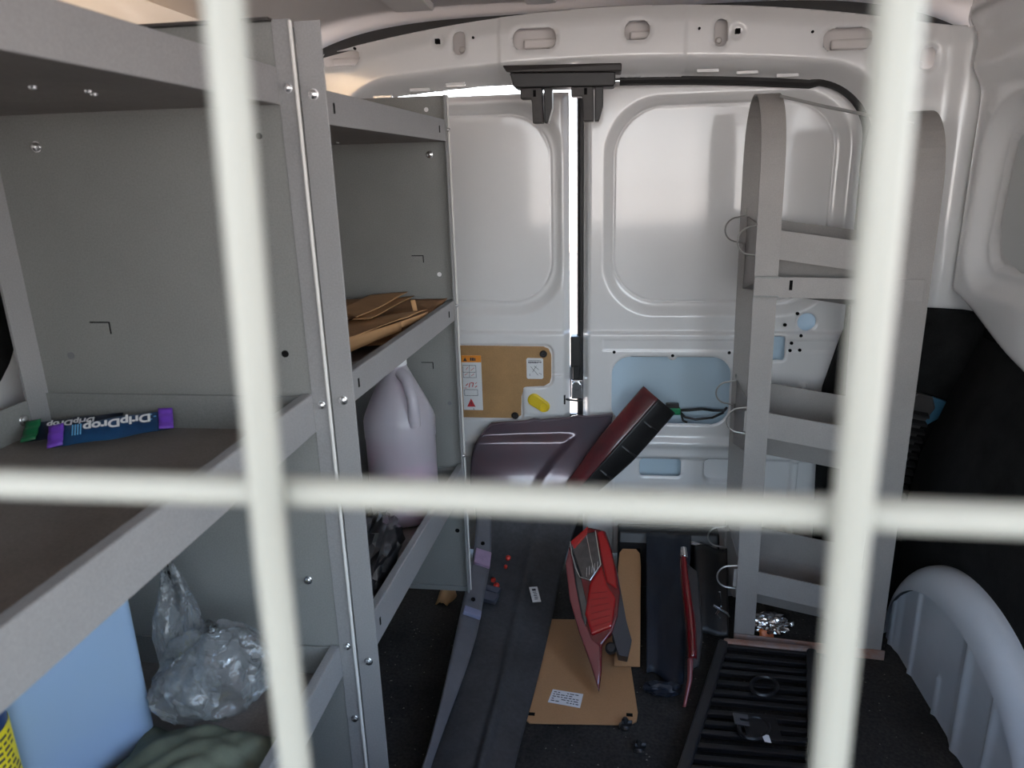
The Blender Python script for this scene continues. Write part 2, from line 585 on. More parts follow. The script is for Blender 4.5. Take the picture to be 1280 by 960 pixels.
# closing panel above the header (inside of the roof edge)
cp = MB(); cp.box(-0.79, 0.79, 1.79, 1.80, 1.195, 1.345); struct(cp.build('trim_1', BLACKP))


# ---- rear doors (pressed steel, relief modelled as a surface)
def door_sheet(name, x0, x1, ztop, relief, hand, holes=None):
    xs = lin(x0, x1, 0.0026); zs = lin(0.012, ztop, 0.0026)
    X, Z = np.meshgrid(xs, zs)

    def f_(X, Z):
        return rrect(X, Z, x0 - (0.5 if hand > 0 else 0), x1 + (0.5 if hand < 0 else 0), -0.5, ztop, 0.15)
    X, Z = snap(X, Z, f_, 1, reach=0.0045)
    if holes:
        X, Z = snap(X, Z, holes, -1, 4, reach=0.0042)
    D = relief(X, Z)
    outer = rrect(X, Z, x0, x1, -0.4, ztop, 0.015)
    D = D + 0.02 * sstep(-0.018, 0.0, outer)
    keep = f_(X, Z) < 0.0002
    if holes:
        keep &= holes(X, Z) > -3e-4
        D = D + 0.003 * sstep(0.006, 0.0, holes(X, Z))
    return np_mesh(name, np.stack([X, 1.745 + D, Z], -1), keep, PAINT, thick=0.002)


def left_relief(X, Z):
    d1 = rrect(X, Z, -0.52, -0.098, 0.655, 1.160, 0.13)
    D = 0.016 * sstep(0.0, -0.030, d1)
    d2 = rrect(X, Z, -0.49, -0.137, 0.692, 1.130, 0.10)
    D += 0.0045 * sstep(0.0038, 0.0, np.abs(d2)) + 0.0015 * sstep(0.0, -0.003, d2)
    D -= 0.010 * sstep(0.622, 0.612, Z)
    dp = np.minimum(rrect(X, Z, -0.47, -0.134, 0.478, 0.588, 0.022), rrect(X, Z, -0.47, -0.212, 0.388, 0.588, 0.016))
    D += 0.006 * sstep(0.002, -0.002, dp)
    for zc in (0.33, 0.29):
        D -= 0.006 * np.exp(-((Z - zc) / 0.010) ** 2)
    D -= 0.004 * sstep(0.512, 0.508, Z) * sstep(-0.215, -0.20, X) * sstep(0.40, 0.41, Z) * sstep(-0.09, -0.10, X)
    return D


def right_relief(X, Z):
    d1 = rrect(X, Z, -0.018, 0.530, 0.655, 1.158, 0.13)
    D = 0.016 * sstep(0.0, -0.030, d1)
    d2 = rrect(X, Z, 0.010, 0.496, 0.690, 1.136, 0.11)
    D += 0.0045 * sstep(0.0038, 0.0, np.abs(d2)) + 0.0015 * sstep(0.0, -0.003, d2)
    D -= 0.010 * sstep(0.622, 0.612, Z + 0.035 * sstep(0.02, -0.03, X) * 0)
    D += 0.004 * sstep(0.572, 0.576, Z + 0 * X) * (X > -0.012) * (Z < 0.6) * 0.5
    D -= 0.010 * np.exp(-((Z - 0.335) / 0.012) ** 2) * (X > 0.02)
    D += 0.012 * sstep(0.30, 0.285, Z) * (X > 0.02)
    D += 0.022 * sstep(0.001, -0.003, rrect(X, Z, 0.245, 0.34, 0.225, 0.292, 0.020))
    D -= 0.015 * sstep(0.455, 0.46, X) * sstep(0.50, 0.49, Z) * sstep(0.475, 0.47, X)
    return D


door_l = struct(door_sheet('door_1', -0.632, -0.094, 1.172, left_relief, -1))
def right_holes(X, Z):
    dh = rrect(X, Z, 0.011, 0.297, 0.386, 0.558, 0.045)
    dh = np.maximum(dh, 0.010 - np.hypot(X - 0.157, Z - 0.560))
    dh = np.minimum(dh, np.hypot(X - 0.465, Z - 0.643) - 0.021)
    dh = np.minimum(dh, rrect(X, Z, 0.372, 0.418, 0.552, 0.610, 0.006))
    return np.minimum(dh, rrect(X, Z, 0.085, 0.190, 0.238, 0.286, 0.010))


door_r = struct(door_sheet('door_2', -0.060, 0.615, 1.190, right_relief, 1, right_holes))
b_ = MB(); b_.box(-0.052, 0.600, 1.788, 1.792, 0.02, 1.16); b_.build('outer_skin', mat('sky_tinted_white_paint', (0.50, 0.62, 0.70), rough=0.3, coat=0.3), door_r)  # white skin coloured blue-grey to carry the blue light on it
b_ = MB(); b_.box(-0.096, -0.058, 1.757, 1.768, 0.0, 0.400); b_.build('lower_seal', BLACKP, door_r)
# rubber edge of the right door and the latch gear in the gap
sl = MB(); sl.tube([(-0.068, 1.765, 0.36), (-0.068, 1.765, 0.7), (-0.068, 1.765, 1.165)], 0.0085, 8)
sl.build('weather_seal', BLACKP, door_r, smooth=True)
lt = MB(); lt.box(-0.092, -0.066, 1.75, 1.785, 0.525, 0.605); lt.box(-0.086, -0.070, 1.745, 1.78, 0.495, 0.530)
lt.box(-0.100, -0.060, 1.776, 1.80, 0.438, 0.520)
lt.build('latch_housing', BLACKP, door_r, bevel=0.003)
lt = MB(); lt.box(-0.090, -0.062, 1.752, 1.775, 0.442, 0.492); lt.lathe([(0.012, 0), (0.012, 0.01)], (-0.077, 1.748, 0.478), 16, (0, 1, 0))
lt.build('latch_plate', STEEL, door_r, bevel=0.002)
lt = MB(); lt.tube([(-0.112, 1.742, 0.446), (-0.085, 1.738, 0.443), (-0.062, 1.745, 0.440)], 0.003, 8)
lt.box(-0.117, -0.104, 1.732, 1.752, 0.434, 0.458)
lt.build('latch_rod', BLACKP, door_l, smooth=True)
# hardboard access panel on the left door
poly = [(-0.46, 0.394), (-0.232, 0.394), (-0.218, 0.402), (-0.216, 0.452), (-0.210, 0.470), (-0.196, 0.479), (-0.158, 0.481), (-0.143, 0.490),
        (-0.139, 0.505), (-0.139, 0.562), (-0.145, 0.577), (-0.158, 0.583), (-0.46, 0.585)]
pb = MB(); pb.prism([(x, 1.7335, z) for x, z in poly], (0, 0.006, 0))
acc = pb.build('access_panel', BOARDD, door_l, bevel=0.001)
for (x, z) in ((-0.158, 0.565), (-0.233, 0.402)):
    f_ = MB(); f_.lathe([(0.0085, 0), (0.0095, 0.003), (0.007, 0.006), (0.0045, 0.006), (0.004, 0.004)], (x, 1.7335, z), 18, (0, -1, 0))
    f_.build('push_fastener', BLACKP, acc, smooth=True)


def flat(poly, y, mtl, name, parent, t=0.0006):
    b_ = MB(); b_.prism([(x, y, z) for x, z in poly], (0, -t, 0))
    return b_.build(name, mtl, parent)


def rect(x0, x1, z0, z1):
    return [(x0, z0), (x1, z0), (x1, z1), (x0, z1)]


yb = 1.7333
lab = flat(rect(-0.366, -0.316, 0.415, 0.560), yb, PAPERW, 'warning_label', acc); lab['label'] = 'white warning label with orange band and red triangle'
lab2 = MB(); lab2.prism([(x, yb, z) for x, z in ((-0.198, 0.500), (-0.162, 0.500), (-0.159, 0.503), (-0.159, 0.551), (-0.162, 0.554), (-0.198, 0.554), (-0.201, 0.551), (-0.201, 0.503))], (0, -0.0006, 0))
l2 = lab2.build('instruction_label', PAPERW, acc); l2['label'] = 'small white label with a line drawing'
yk = yb - 0.0007


def sticker_art(parent_label, bits, mtl, name):
    """flat print on a label: joined into one piece under the panel"""
    b_ = MB()
    for poly_ in bits:
        b_.prism([(x, yk, z) for x, z in poly_], (0, -0.0003, 0))
    return b_.build(name, mtl, acc)


def ln(x0, z0, x1, z1, w=0.0008):
    d = Vector((x1 - x0, z1 - z0)); n = Vector((-d.y, d.x)).normalized() * w / 2
    return [(x0 - n.x, z0 - n.y), (x1 - n.x, z1 - n.y), (x1 + n.x, z1 + n.y), (x0 + n.x, z0 + n.y)]


def fr(x0, x1, z0, z1, w=0.0009):
    return [ln(x0, z0, x1, z0, w), ln(x1, z0, x1, z1, w), ln(x1, z1, x0, z1, w), ln(x0, z1, x0, z0, w)]


sticker_art(lab, [rect(-0.366, -0.316, 0.542, 0.560)], ORANGE, 'orange_band')
yk -= 0.0004
dark = [[(-0.362, 0.545), (-0.352, 0.545), (-0.357, 0.555)], rect(-0.344, -0.340, 0.546, 0.554), rect(-0.339, -0.334, 0.546, 0.554), rect(-0.333, -0.330, 0.546, 0.553)]
dark += fr(-0.363, -0.330, 0.502, 0.534) + fr(-0.362, -0.328, 0.454, 0.470)
dark += [ln(-0.347, 0.502, -0.347, 0.534), ln(-0.363, 0.516, -0.331, 0.516), ln(-0.346, 0.430, -0.346, 0.438, 0.002), ln(-0.341, 0.418, -0.339, 0.418, 0.003)]
red = [ln(-0.360, 0.508, -0.352, 0.513, 0.001), ln(-0.344, 0.520, -0.334, 0.528, 0.001), ln(-0.356, 0.522, -0.350, 0.530, 0.001), ln(-0.343, 0.506, -0.335, 0.512, 0.001)]
red += [ln(-0.358, 0.480, -0.352, 0.486, 0.002), ln(-0.350, 0.476, -0.347, 0.488, 0.002), ln(-0.345, 0.488, -0.338, 0.488, 0.002), ln(-0.338, 0.488, -0.341, 0.477, 0.002), ln(-0.334, 0.476, -0.329, 0.480, 0.002),
        ln(-0.362, 0.474, -0.356, 0.474, 0.0012), ln(-0.333, 0.486, -0.329, 0.489, 0.0015)]
red += [[(-0.357, 0.424), (-0.335, 0.424), (-0.346, 0.446)]]
sticker_art(lab, red, INKR, 'red_pictogram')
yk -= 0.0004
sticker_art(lab, dark, INK, 'black_pictogram')
rnd = random.Random(4)
art = []
for k in range(8):
    art.append(rect(-0.196 + k * 0.0042, -0.196 + k * 0.0042 + 0.0028, 0.5405 + 0.002 * rnd.random(), 0.5455))
art += [ln(-0.196, 0.548, -0.165, 0.548), ln(-0.190, 0.532, -0.172, 0.510), ln(-0.182, 0.534, -0.170, 0.524), ln(-0.176, 0.534, -0.186, 0.518), ln(-0.170, 0.516, -0.163, 0.512), ln(-0.193, 0.508, -0.193, 0.514)]
sticker_art(l2, art, INK, 'line_drawing')
# yellow rubber grommet plug
yp = MB()
a0, a1 = Vector((-0.183, 1.735, 0.446)), Vector((-0.158, 1.735, 0.429))
ax = (a1 - a0).normalized(); up_ = Vector((-ax.z, 0, ax.x))
pts = []
for k in range(13):
    an = math.pi / 2 + math.pi * k / 12
    pts.append(a0 + 0.0165 * (math.cos(an) * ax + math.sin(an) * up_))
for k in range(13):
    an = -math.pi / 2 + math.pi * k / 12
    pts.append(a1 + 0.0150 * (math.cos(an) * ax + math.sin(an) * up_))
yp.prism(pts, (0, -0.012, 0))
yplug = yp.build('rubber_plug', YELLOW, door_l, bevel=0.004, seg=3); yplug['label'] = 'yellow rubber plug'
yp = MB(); yp.lathe([(0.0120, 0), (0.0125, 0.004), (0.009, 0.004), (0.0085, 0.001)], (-0.158, 1.723, 0.429), 18, (0, -1, 0))
yp.build('plug_ring', YELLOW, yplug, smooth=True)
# little bolt holes of the right door
for (x, z) in ((0.440, 0.665), (0.414, 0.638), (0.452, 0.612), (0.432, 0.594), (0.430, 0.576), (0.452, 0.577), (0.016, 0.570), (0.290, 0.570), (0.157, 0.562)):
    h = MB(); h.lathe([(0.0040, 0), (0.0040, 0.004)], (x, 1.7335, z), 10, (0, 1, 0)); h.build('bolt_hole', HOLE, door_r)
# wiring plug in the service opening
gb = MB(); gb.box(0.150, 0.184, 1.755, 1.772, 0.402, 0.420)
gc = gb.build('wiring_connector', GREENC, door_r, bevel=0.003); gc['label'] = 'green wiring connector with black cable'
gb = MB(); gb.box(0.148, 0.180, 1.757, 1.774, 0.419, 0.430); gb.build('connector_cap', BROWNBLK, gc, bevel=0.002)
gb = MB()
gb.tube([(0.183, 1.764, 0.412), (0.205, 1.756, 0.416), (0.235, 1.752, 0.421), (0.262, 1.756, 0.416), (0.292, 1.768, 0.412), (0.30, 1.784, 0.414)], 0.0035, 8)
gb.tube([(0.183, 1.764, 0.408), (0.195, 1.752, 0.398), (0.22, 1.748, 0.394), (0.262, 1.752, 0.398), (0.29, 1.764, 0.408)], 0.003, 8)
gb.tube([(0.186, 1.764, 0.405), (0.19, 1.75, 0.390), (0.20, 1.745, 0.387)], 0.003, 8)
gb.build('cable', BLACKP, gc, smooth=True)

# ---- right side wall with its pressed window panel and cant rail
ys = lin(0.70, 1.66, 0.006); zs = lin(0.56, 1.33, 0.006)
Yg, Z = np.meshgrid(ys, zs)


def low_edge(y):
    return np.where(y < 1.27, 0.612 + 0.0 * y, 0.612 + 0.10 * sstep(1.27, 1.66, y) + 0.010 * sstep(1.2, 1.35, y))


LE = low_edge(Yg)
Zm = np.maximum(Z, LE)
Xw = 0.715 - 0.30 * np.clip(Zm - 1.13, 0, 1) ** 1.15
Xw -= 0.013 * np.exp(-((Zm - 1.175) / 0.030) ** 2)
Xw -= 0.010 * np.exp(-((Zm - 1.262) / 0.022) ** 2)
dwin = rrect(Yg + 0.09 * (Zm - 0.93), Zm, 0.85, 1.555, 0.775, 1.085, 0.075)
Xw += 0.030 * sstep(0.030, -0.004, dwin)
Xw += 0.012 * sstep(0.0, -0.002, rrect(Yg + 0.09 * (Zm - 0.93), Zm, 0.87, 1.535, 0.795, 1.070, 0.055))
Xw += 0.030 * sstep(0.035, 0.0, Zm - LE) ** 2
Xw += 0.02 * sstep(1.60, 1.655, Yg)
wall_r = struct(np_mesh('wall_right', np.stack([Xw, Yg, Zm], -1), (Z > LE - 0.008), PAINT, thick=0.002))
for (x_, y_, z_, h_) in ((0.700, 1.640, 1.185, 0.012), (0.700, 1.640, 1.135, 0.010), (0.709, 1.640, 1.075, 0.006), (0.711, 1.640, 1.055, 0.005), (0.716, 1.640, 0.945, 0.007), (0.716, 1.640, 0.925, 0.004), (0.716, 1.640, 0.875, 0.005)):
    s_ = MB(); s_.box(x_ - 0.004, x_ + 0.012, y_ - 0.003, y_ + 0.003, z_ - h_, z_ + h_); s_.build('slot', HOLE, wall_r)
# inner panel fixed in the window recess
gp = MB(); gp.prism([(0.742, y, z) for y, z in ((0.90, 0.815), (1.42, 0.800), (1.49, 0.825), (1.515, 0.88), (1.50, 1.03), (1.47, 1.058), (0.90, 1.058))], (0.004, 0, 0))
wp = gp.build('window_blank', mat('grey_white_paint', (0.60, 0.61, 0.60), rough=0.5), wall_r, bevel=0.002)
gp = MB(); gp.lathe([(0.008, 0), (0.008, 0.003)], (0.742, 1.36, 0.97), 16, (-1, 0, 0)); gp.build('dimple', PAINT, wp, bevel=0.001)
# black felt lining under the window wall
lm = MB()
secl = [(0.655, 0.0), (0.655, 0.30), (0.668, 0.40), (0.705, 0.52), (0.735, 0.60), (0.750, 0.655)]
lm.grid(8, 26, lambda u, v: (np.interp(v, np.linspace(0, 1, 6), [p[0] for p in secl]), 0.71 + 0.82 * u, np.interp(v, np.linspace(0, 1, 6), [p[1] for p in secl])))
struct(lm.build('trim_2', LINING, smooth=True, thick=0.008, auto=0))
lm = MB(); lm.prism([(0.60, 1.600, 0.0), (0.786, 1.600, 0.0), (0.786, 1.600, 0.690), (0.74, 1.600, 0.698), (0.66, 1.600, 0.703), (0.62, 1.600, 0.700)], (0, 0.012, 0))
struct(lm.build('trim_3', LINING, bevel=0.004))
# quarter trim piece hiding the lower corner of the opening
qd = MB(); qd.prism([(0.515, 1.690, 0.02), (0.60, 1.690, 0.02), (0.62, 1.690, 0.715), (0.555, 1.690, 0.710), (0.528, 1.690, 0.62), (0.500, 1.690, 0.50), (0.497, 1.690, 0.45)], (0, 0.010, 0))
struct(qd.build('trim_4', LINING, bevel=0.003))


# ---- right wheel arch: ribbed inner face with a rolled top rim
def arch_pt(a, k):
    return a


wa = MB()
cy, cz0, RY, RZ = 1.180, -0.02, 0.292, 0.305


def arch(u, v):
    an = math.pi * u
    y = cy + RY * math.cos(an)
    z = cz0 + RZ * max(0.0, math.sin(an)) ** 0.8
    # v 0..1 from the inner face edge over the rolled rim to the wall
    if v < 0.35:
        t = v / 0.35
        x = 0.6045 + 0.0405 * (1 - math.cos(t * math.pi / 2))
        s_ = 0.80 + 0.20 * math.sin(t * math.pi / 2)
    else:
        t = (v - 0.35) / 0.65
        x = 0.645 + t * 0.012
        s_ = 1.0
    yy = cy + (y - cy) * (0.93 + 0.07 * (s_ - 0.8) / 0.2) if v < 0.35 else y
    return (x, yy, max(0.001, cz0 + (z - cz0) * s_))


wa.grid(61, 21, arch)
arch_o = wa.build('wheel_arch', mat('wheel_arch_paint', (0.56, 0.60, 0.66), rough=0.32, coat=0.4, var=0.04, vscale=9), wall_r, smooth=True, auto=60)  # white arch paint tinted blue for the skylight falling on it
arch_o['label'] = 'white painted wheel arch, skylight blue in its colour, with ribbed side'
poly = []
for k in range(61):
    p = arch(k / 60, 0.0)
    poly.append((p[1], p[2]))
xs_y = lin(cy - RY * 0.925, cy + RY * 0.925, 0.005); zs = lin(0.0, 0.25, 0.005)
Yg, Z = np.meshgrid(xs_y, zs)
un = np.clip((Yg - cy) / (RY * 0.93), -1, 1)
ztop = cz0 + 0.80 * RZ * np.maximum(0, np.sqrt(1 - un ** 2)) ** 0.8
Zf = Z / 0.25 * (ztop - 0.001) + 0.001
Xf = 0.612 + 0 * Yg
for (yr, z0_, z1_, w_) in ((1.425, 0.0, 1.0, 0.004), (1.33, 0.0, 1.0, 0.005), (1.215, 0.0, 0.085, 0.004), (1.125, 0.0, 1.0, 0.010), (1.03, 0.0, 1.0, 0.008)):
    Xf -= 0.006 * np.exp(-((Yg - yr) / w_) ** 2) * sstep(z1_ + 0.002, z1_ - 0.004, Zf)
Xf += 0.004 * sstep(1.14, 1.16, Yg) * sstep(1.41, 1.39, Yg)
np_mesh('ribbed_face', np.stack([Xf, Yg, np.maximum(Zf, 0.001)], -1), None, MATS['wheel_arch_paint'], arch_o, thick=0.0, origin=ORG[arch_o.name])

# ---- left side wall (white, with a dark recess low behind the shelf unit)
ys = lin(-0.05, 1.66, 0.02); zs = lin(0.0, 1.33, 0.02)
Yg, Z = np.meshgrid(ys, zs)
Xw = -0.765 + 0.30 * np.clip(Z - 1.10, 0, 1) ** 1.15
wall_l = struct(np_mesh('wall_left', np.stack([Xw, Yg, Z], -1), None, PAINT, thick=0.002))
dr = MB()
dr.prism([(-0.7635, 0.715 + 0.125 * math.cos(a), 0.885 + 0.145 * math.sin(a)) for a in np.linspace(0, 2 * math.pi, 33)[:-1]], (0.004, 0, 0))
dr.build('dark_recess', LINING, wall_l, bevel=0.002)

# ---- cab around the viewer: dash, door panels below the windows, floor
for (nm, b6, m_) in (('trim_5', (-0.78, 0.78, -1.35, -1.00, -0.02, 0.66), BLACKP), ('trim_6', (-0.80, -0.77, -1.0, -0.05, 0.0, 0.66), BLACKP),
                     ('trim_7', (0.77, 0.80, -1.0, 0.0, 0.0, 0.66), BLACKP), ('trim_8', (-0.80, 0.80, -1.0, -0.002, -0.02, 0.0), BLACKP),
                     ('trim_9', (0.74, 0.80, -0.16, 0.02, 0.0, 1.30), PAINT), ('trim_10', (0.762, 0.80, 0.02, 0.72, 0.0, 0.62), LINING),  # lining panel: unseen, added below an invented side window to limit low daylight
                     ('trim_11', (0.788, 0.800, 0.70, 1.80, 0.0, 1.345), LINING), ('trim_12', (-0.800, -0.788, -0.05, 1.80, 0.0, 1.345), LINING)):
    b_ = MB(); b_.box(*b6); struct(b_.build(nm, m_))

# ================================================================== SAFETY PARTITION (cream grille the view looks through)
part = thing('safety_partition', (0, 0.13, 0), 'cream enamelled steel bar grille close to the viewer across the van', 'partition')
for xb_, xm_, xt_ in ((-0.0800, -0.0712, -0.0662), (0.0560, 0.0463, 0.0440)):
    b_ = MB(); b_.tube([(xb_, 0.130, 0.50), (xm_, 0.130, 0.92), (xt_, 0.130, 1.03), (xt_ + 0.4 * (xt_ - xm_), 0.130, 1.31)], 0.0036, 14); b_.build('vertical_bar', BARW, part, smooth=True)
b_ = MB(); b_.tube([(-0.70, 0.1365, 0.9342 + 0.004), (-0.132, 0.1365, 0.9342), (-0.036, 0.1365, 0.9347), (0.003, 0.1365, 0.9341), (0.080, 0.1365, 0.9334), (0.69, 0.1365, 0.9334 - 0.004)], 0.0036, 14); b_.build('cross_bar', BARW, part, smooth=True)
b_ = MB(); b_.tube([(-0.70, 0.130, 1.312), (0.64, 0.130, 1.312)], 0.009, 10); b_.build('top_rail', BARW, part, smooth=True)
b_ = MB(); b_.tube([(-0.70, 0.130, 0.50), (0.70, 0.130, 0.50)], 0.009, 10); b_.build('middle_rail', BARW, part, smooth=True)
for x_ in (-0.70, 0.69):
    b_ = MB(); b_.tube([(x_, 0.130, 0.0), (x_, 0.130, 0.95)], 0.008, 10); b_.build('side_post', BARW, part, smooth=True)
b_ = MB(); b_.box(-0.70, 0.69, 0.124, 0.130, 0.0, 0.50); b_.build('light_block_panel', LGREY, part)  # unseen panel added to block low light from the cab


# ================================================================== SHELVING UNITS
def bolt(parent, c, axis, r=0.006):
    b_ = MB(); b_.lathe([(r * 1.25, 0), (r * 1.25, 0.0012), (r, 0.0013), (r * 0.95, 0.004), (r * 0.5, 0.0052), (0.0005, 0.0054)], c, 12, axis)
    return b_.build('bolt', STEEL, parent, smooth=True)


def hole(parent, c, axis, r=0.005, m_=None):
    b_ = MB(); b_.lathe([(r, -0.001), (r, 0.0006)], c, 12, axis)
    return b_.build('bolt_hole', m_ or HOLE, parent)


def tab_slot(parent, x0, x1, y, z0, z1):
    """pressed tab: thin dark outline on two sides and a proud plate"""
    b_ = MB(); b_.box(x0, x1, y - 0.0016, y - 0.0002, z0, z1); b_.build('pressed_tab', GREY, parent, bevel=0.0006)
    b_ = MB(); b_.box(x0 + 0.001, x1 + 0.0016, y - 0.0006, y - 0.0001, z1, z1 + 0.0014); b_.box(x1, x1 + 0.0016, y - 0.0006, y - 0.0001, z0, z1 + 0.0014)
    b_.build('tab_slot', HOLE, parent)


def tray(parent, x0, x1, y0, y1, zf, lip, skew=0.0, back=True, far=True):
    """shelf tray: floor with lips turned up; skew shifts x1 at the far end"""
    t = 0.0025
    fl_ = MB()
    fl_.prism([(x0, y0, zf), (x1, y0, zf), (x1 + skew, y1, zf), (x0, y1, zf)], (0, 0, t))
    sh = fl_.build('shelf', SHELFT, parent)
    l_ = MB()
    l_.prism([(x1, y0, zf - 0.0005), (x1 + 0.003, y0, zf - 0.0005), (x1 + skew + 0.003, y1, zf - 0.0005), (x1 + skew, y1, zf - 0.0005)], (0, 0, lip))
    l_.prism([(x1 - 0.010, y0, zf + lip - 0.003), (x1 + 0.002, y0, zf + lip - 0.003), (x1 + skew + 0.002, y1, zf + lip - 0.003), (x1 + skew - 0.010, y1, zf + lip - 0.003)], (0, 0, 0.003))
    l_.build('front_lip', LGREY, sh, bevel=0.0008)
    l_ = MB()
    if back:
        l_.box(x0 - 0.002, x0, y0, y1, zf, zf + 0.046)
    if far:
        l_.box(x0, x1 + skew, y1 - 0.0035, y1 - 0.0015, zf, zf + 0.046)
    if back or far:
        l_.build('rear_lip', GREY, sh)
    return sh


# near unit: end panel at y = 0.8
U1 = thing('shelving_unit', (-0.54, 0.44, 0.0), 'grey steel shelving unit nearest the viewer at left, holding the blue jug and packets', 'shelving', 'grey steel shelving units')
xa, xb, yA = -0.715, -0.357, 0.802
ep = MB(); ep.box(xa, xb, yA, yA + 0.002, 0.0, 1.160)
ep1 = ep.build('end_panel', GREY, U1)
fg = MB(); fg.box(xb - 0.001, xb + 0.020, yA - 0.001, yA + 0.0015, 0.0, 1.162); fg.build('front_post', LGREY, U1, bevel=0.0006)
fg = MB(); fg.tube([(xb + 0.0205, yA - 0.002, 0.0), (xb + 0.0205, yA - 0.002, 1.160)], 0.0022, 8); fg.build('post_edge', mat('pale_post_edge', (0.62, 0.60, 0.57), rough=0.4), U1, smooth=True)  # paler line along the post's outer edge
fg = MB(); fg.box(xa - 0.002, xa + 0.001, yA - 0.035, yA + 0.001, 0.0, 1.150); fg.build('wall_flange', LGREY, U1)
fg = MB(); fg.box(xa, xb, yA - 0.010, yA + 0.002, 1.160, 1.163); fg.build('flange_shadow_strip', BROWNBLK, U1)  # black strip stands for the shadow line at the panel's top edge
fg = MB(); fg.box(xa, xb, 0.160, 0.162, 0.0, 1.160); fg.build('end_panel', GREY, U1)
top1 = tray(U1, xa, xb - 0.003, 0.164, yA - 0.001, 1.078, 0.038, far=False)
mid1 = tray(U1, xa, xb - 0.003, 0.164, yA - 0.001, 0.698, 0.049)
low1 = tray(U1, xa, xb - 0.003, 0.164, yA - 0.001, 0.340, 0.048)
hole(ep1, (-0.386, yA - 0.0005, 1.046), (0, -1, 0), 0.0035); hole(ep1, (-0.386, yA - 0.0005, 0.797), (0, -1, 0), 0.0045)
hole(ep1, (-0.671, yA - 0.0005, 0.793), (0, -1, 0), 0.0045, mat('grey_hole', (0.16, 0.16, 0.17), rough=0.6))
bolt(ep1, (-0.660, yA, 1.043), (0, -1, 0), 0.0052)
bolt(ep1, (-0.391, yA, 0.487), (0, -1, 0), 0.0048)
tab_slot(ep1, -0.637, -0.611, yA, 0.821, 0.835)
tab_slot(ep1, -0.570, -0.545, yA - 0.0035, 0.705, 0.712)
bolt(mid1, (-0.715, 0.755, 0.722), (1, 0, 0), 0.0055)
for z_ in (1.094, 0.733, 0.388, 0.27):
    bolt(U1, (xb + 0.011, yA - 0.001, z_), (0, -1, 0), 0.0042)
for (x_, y_) in ((-0.55, 0.46), (-0.50, 0.46), (-0.52, 0.50), (-0.47, 0.58), (-0.45, 0.62), (-0.46, 0.64)):
    d_ = MB(); d_.lathe([(0.0035, 0), (0.003, 0.002), (0.0005, 0.0026)], (x_, y_, 1.078), 10, (0, 0, -1)); d_.build('rivet', STEEL, top1, smooth=True)

# far unit: near posts at y = 0.812, end panel at y = 1.42
U2 = thing('shelving_unit', (-0.50, 1.10, 0.0), 'grey steel shelving unit beside the rear doors, holding the gallon jug and kraft paper', 'shelving', 'grey steel shelving units')
yB = 1.42
ep = MB(); ep.box(-0.70, -0.306, yB, yB + 0.002, 0.088, 1.142)
ep2 = ep.build('end_panel', GREY, U2)
fg = MB(); fg.box(-0.308, -0.3045, yB - 0.016, yB + 0.002, 0.088, 1.142); fg.build('front_post', LGREY, U2)
fg = MB(); fg.tube([(-0.3035, yB - 0.001, 0.088), (-0.3035, yB - 0.001, 1.142)], 0.0022, 8); fg.build('post_edge', MATS['pale_post_edge'], U2, smooth=True)
fg = MB(); fg.box(-0.70, -0.306, yB - 0.004, yB + 0.004, 0.085, 0.097); fg.build('foot_flange', GREY, U2)
fg = MB(); fg.box(-0.335, -0.306, 0.806, 0.8085, 0.0, 1.160); fg.build('front_post', LGREY, U2, bevel=0.0006)
fg = MB(); fg.box(-0.71, -0.336, 0.8065, 0.8085, 0.0, 1.155); fg.build('end_panel', GREY, U2)
t2 = tray(U2, -0.70, -0.334, 0.812, yB - 0.001, 1.060, 0.038, skew=0.026, far=False)
m2 = tray(U2, -0.70, -0.334, 0.812, yB - 0.001, 0.717, 0.040, skew=0.026)
b2 = tray(U2, -0.70, -0.334, 0.812, yB - 0.001, 0.343, 0.056, skew=0.026)
fg = MB(); fg.box(-0.705, -0.675, yB - 0.004, yB + 0.004, 0.0, 0.2); fg.build('foot', LGREY, U2)
hole(ep2, (-0.345, yB, 1.118), (0, -1, 0), 0.0042, PAPERW)
hole(ep2, (-0.337, yB, 0.807), (0, -1, 0), 0.0045, PAPERW)
hole(ep2, (-0.328, yB, 0.236), (0, -1, 0), 0.005); hole(ep2, (-0.330, yB, 0.535), (0, -1, 0), 0.0045, MATS['grey_hole'])
bolt(ep2, (-0.343, yB, 1.037), (0, -1, 0), 0.0055)
tab_slot(ep2, -0.566, -0.541, yB, 0.828, 0.843); tab_slot(ep2, -0.393, -0.369, yB, 0.831, 0.844); tab_slot(ep2, -0.387, -0.362, yB, 0.610, 0.623)
for z_ in (1.087, 0.738, 0.362):
    bolt(U2, (-0.320, 0.806, z_), (0, -1, 0), 0.0048)
for z_ in (1.08, 0.745, 0.42):
    bolt(U2, (-0.3045, yB - 0.009, z_), (1, 0, 0), 0.004)
for sh, z_ in ((t2, 1.079), (m2, 0.737), (b2, 0.371)):
    for (t_, nm) in ((0.12, 0), (0.90, 1)):
        x_ = -0.331 + 0.026 * t_; y_ = 0.812 + 0.607 * t_
        h = MB(); h.box(x_ - 0.001, x_ + 0.0008, y_ - 0.002, y_ + 0.002, z_ - 0.006, z_ + 0.006); h.build('slot', HOLE, sh)
for k in range(6):
    d_ = MB(); d_.lathe([(0.0035, 0), (0.003, 0.002), (0.0005, 0.0026)], (-0.50 + 0.02 * (k % 2), 0.95 + 0.07 * k, 1.060), 10, (0, 0, -1)); d_.build('rivet', STEEL, t2, smooth=True)

# ================================================================== RIGHT RACK: arched strap frames with tilted bins
RK = thing('bin_rack', (0.42, 1.48, 0.0), 'grey steel rack of tilted bins with arched strap ends by the right wall', 'rack')


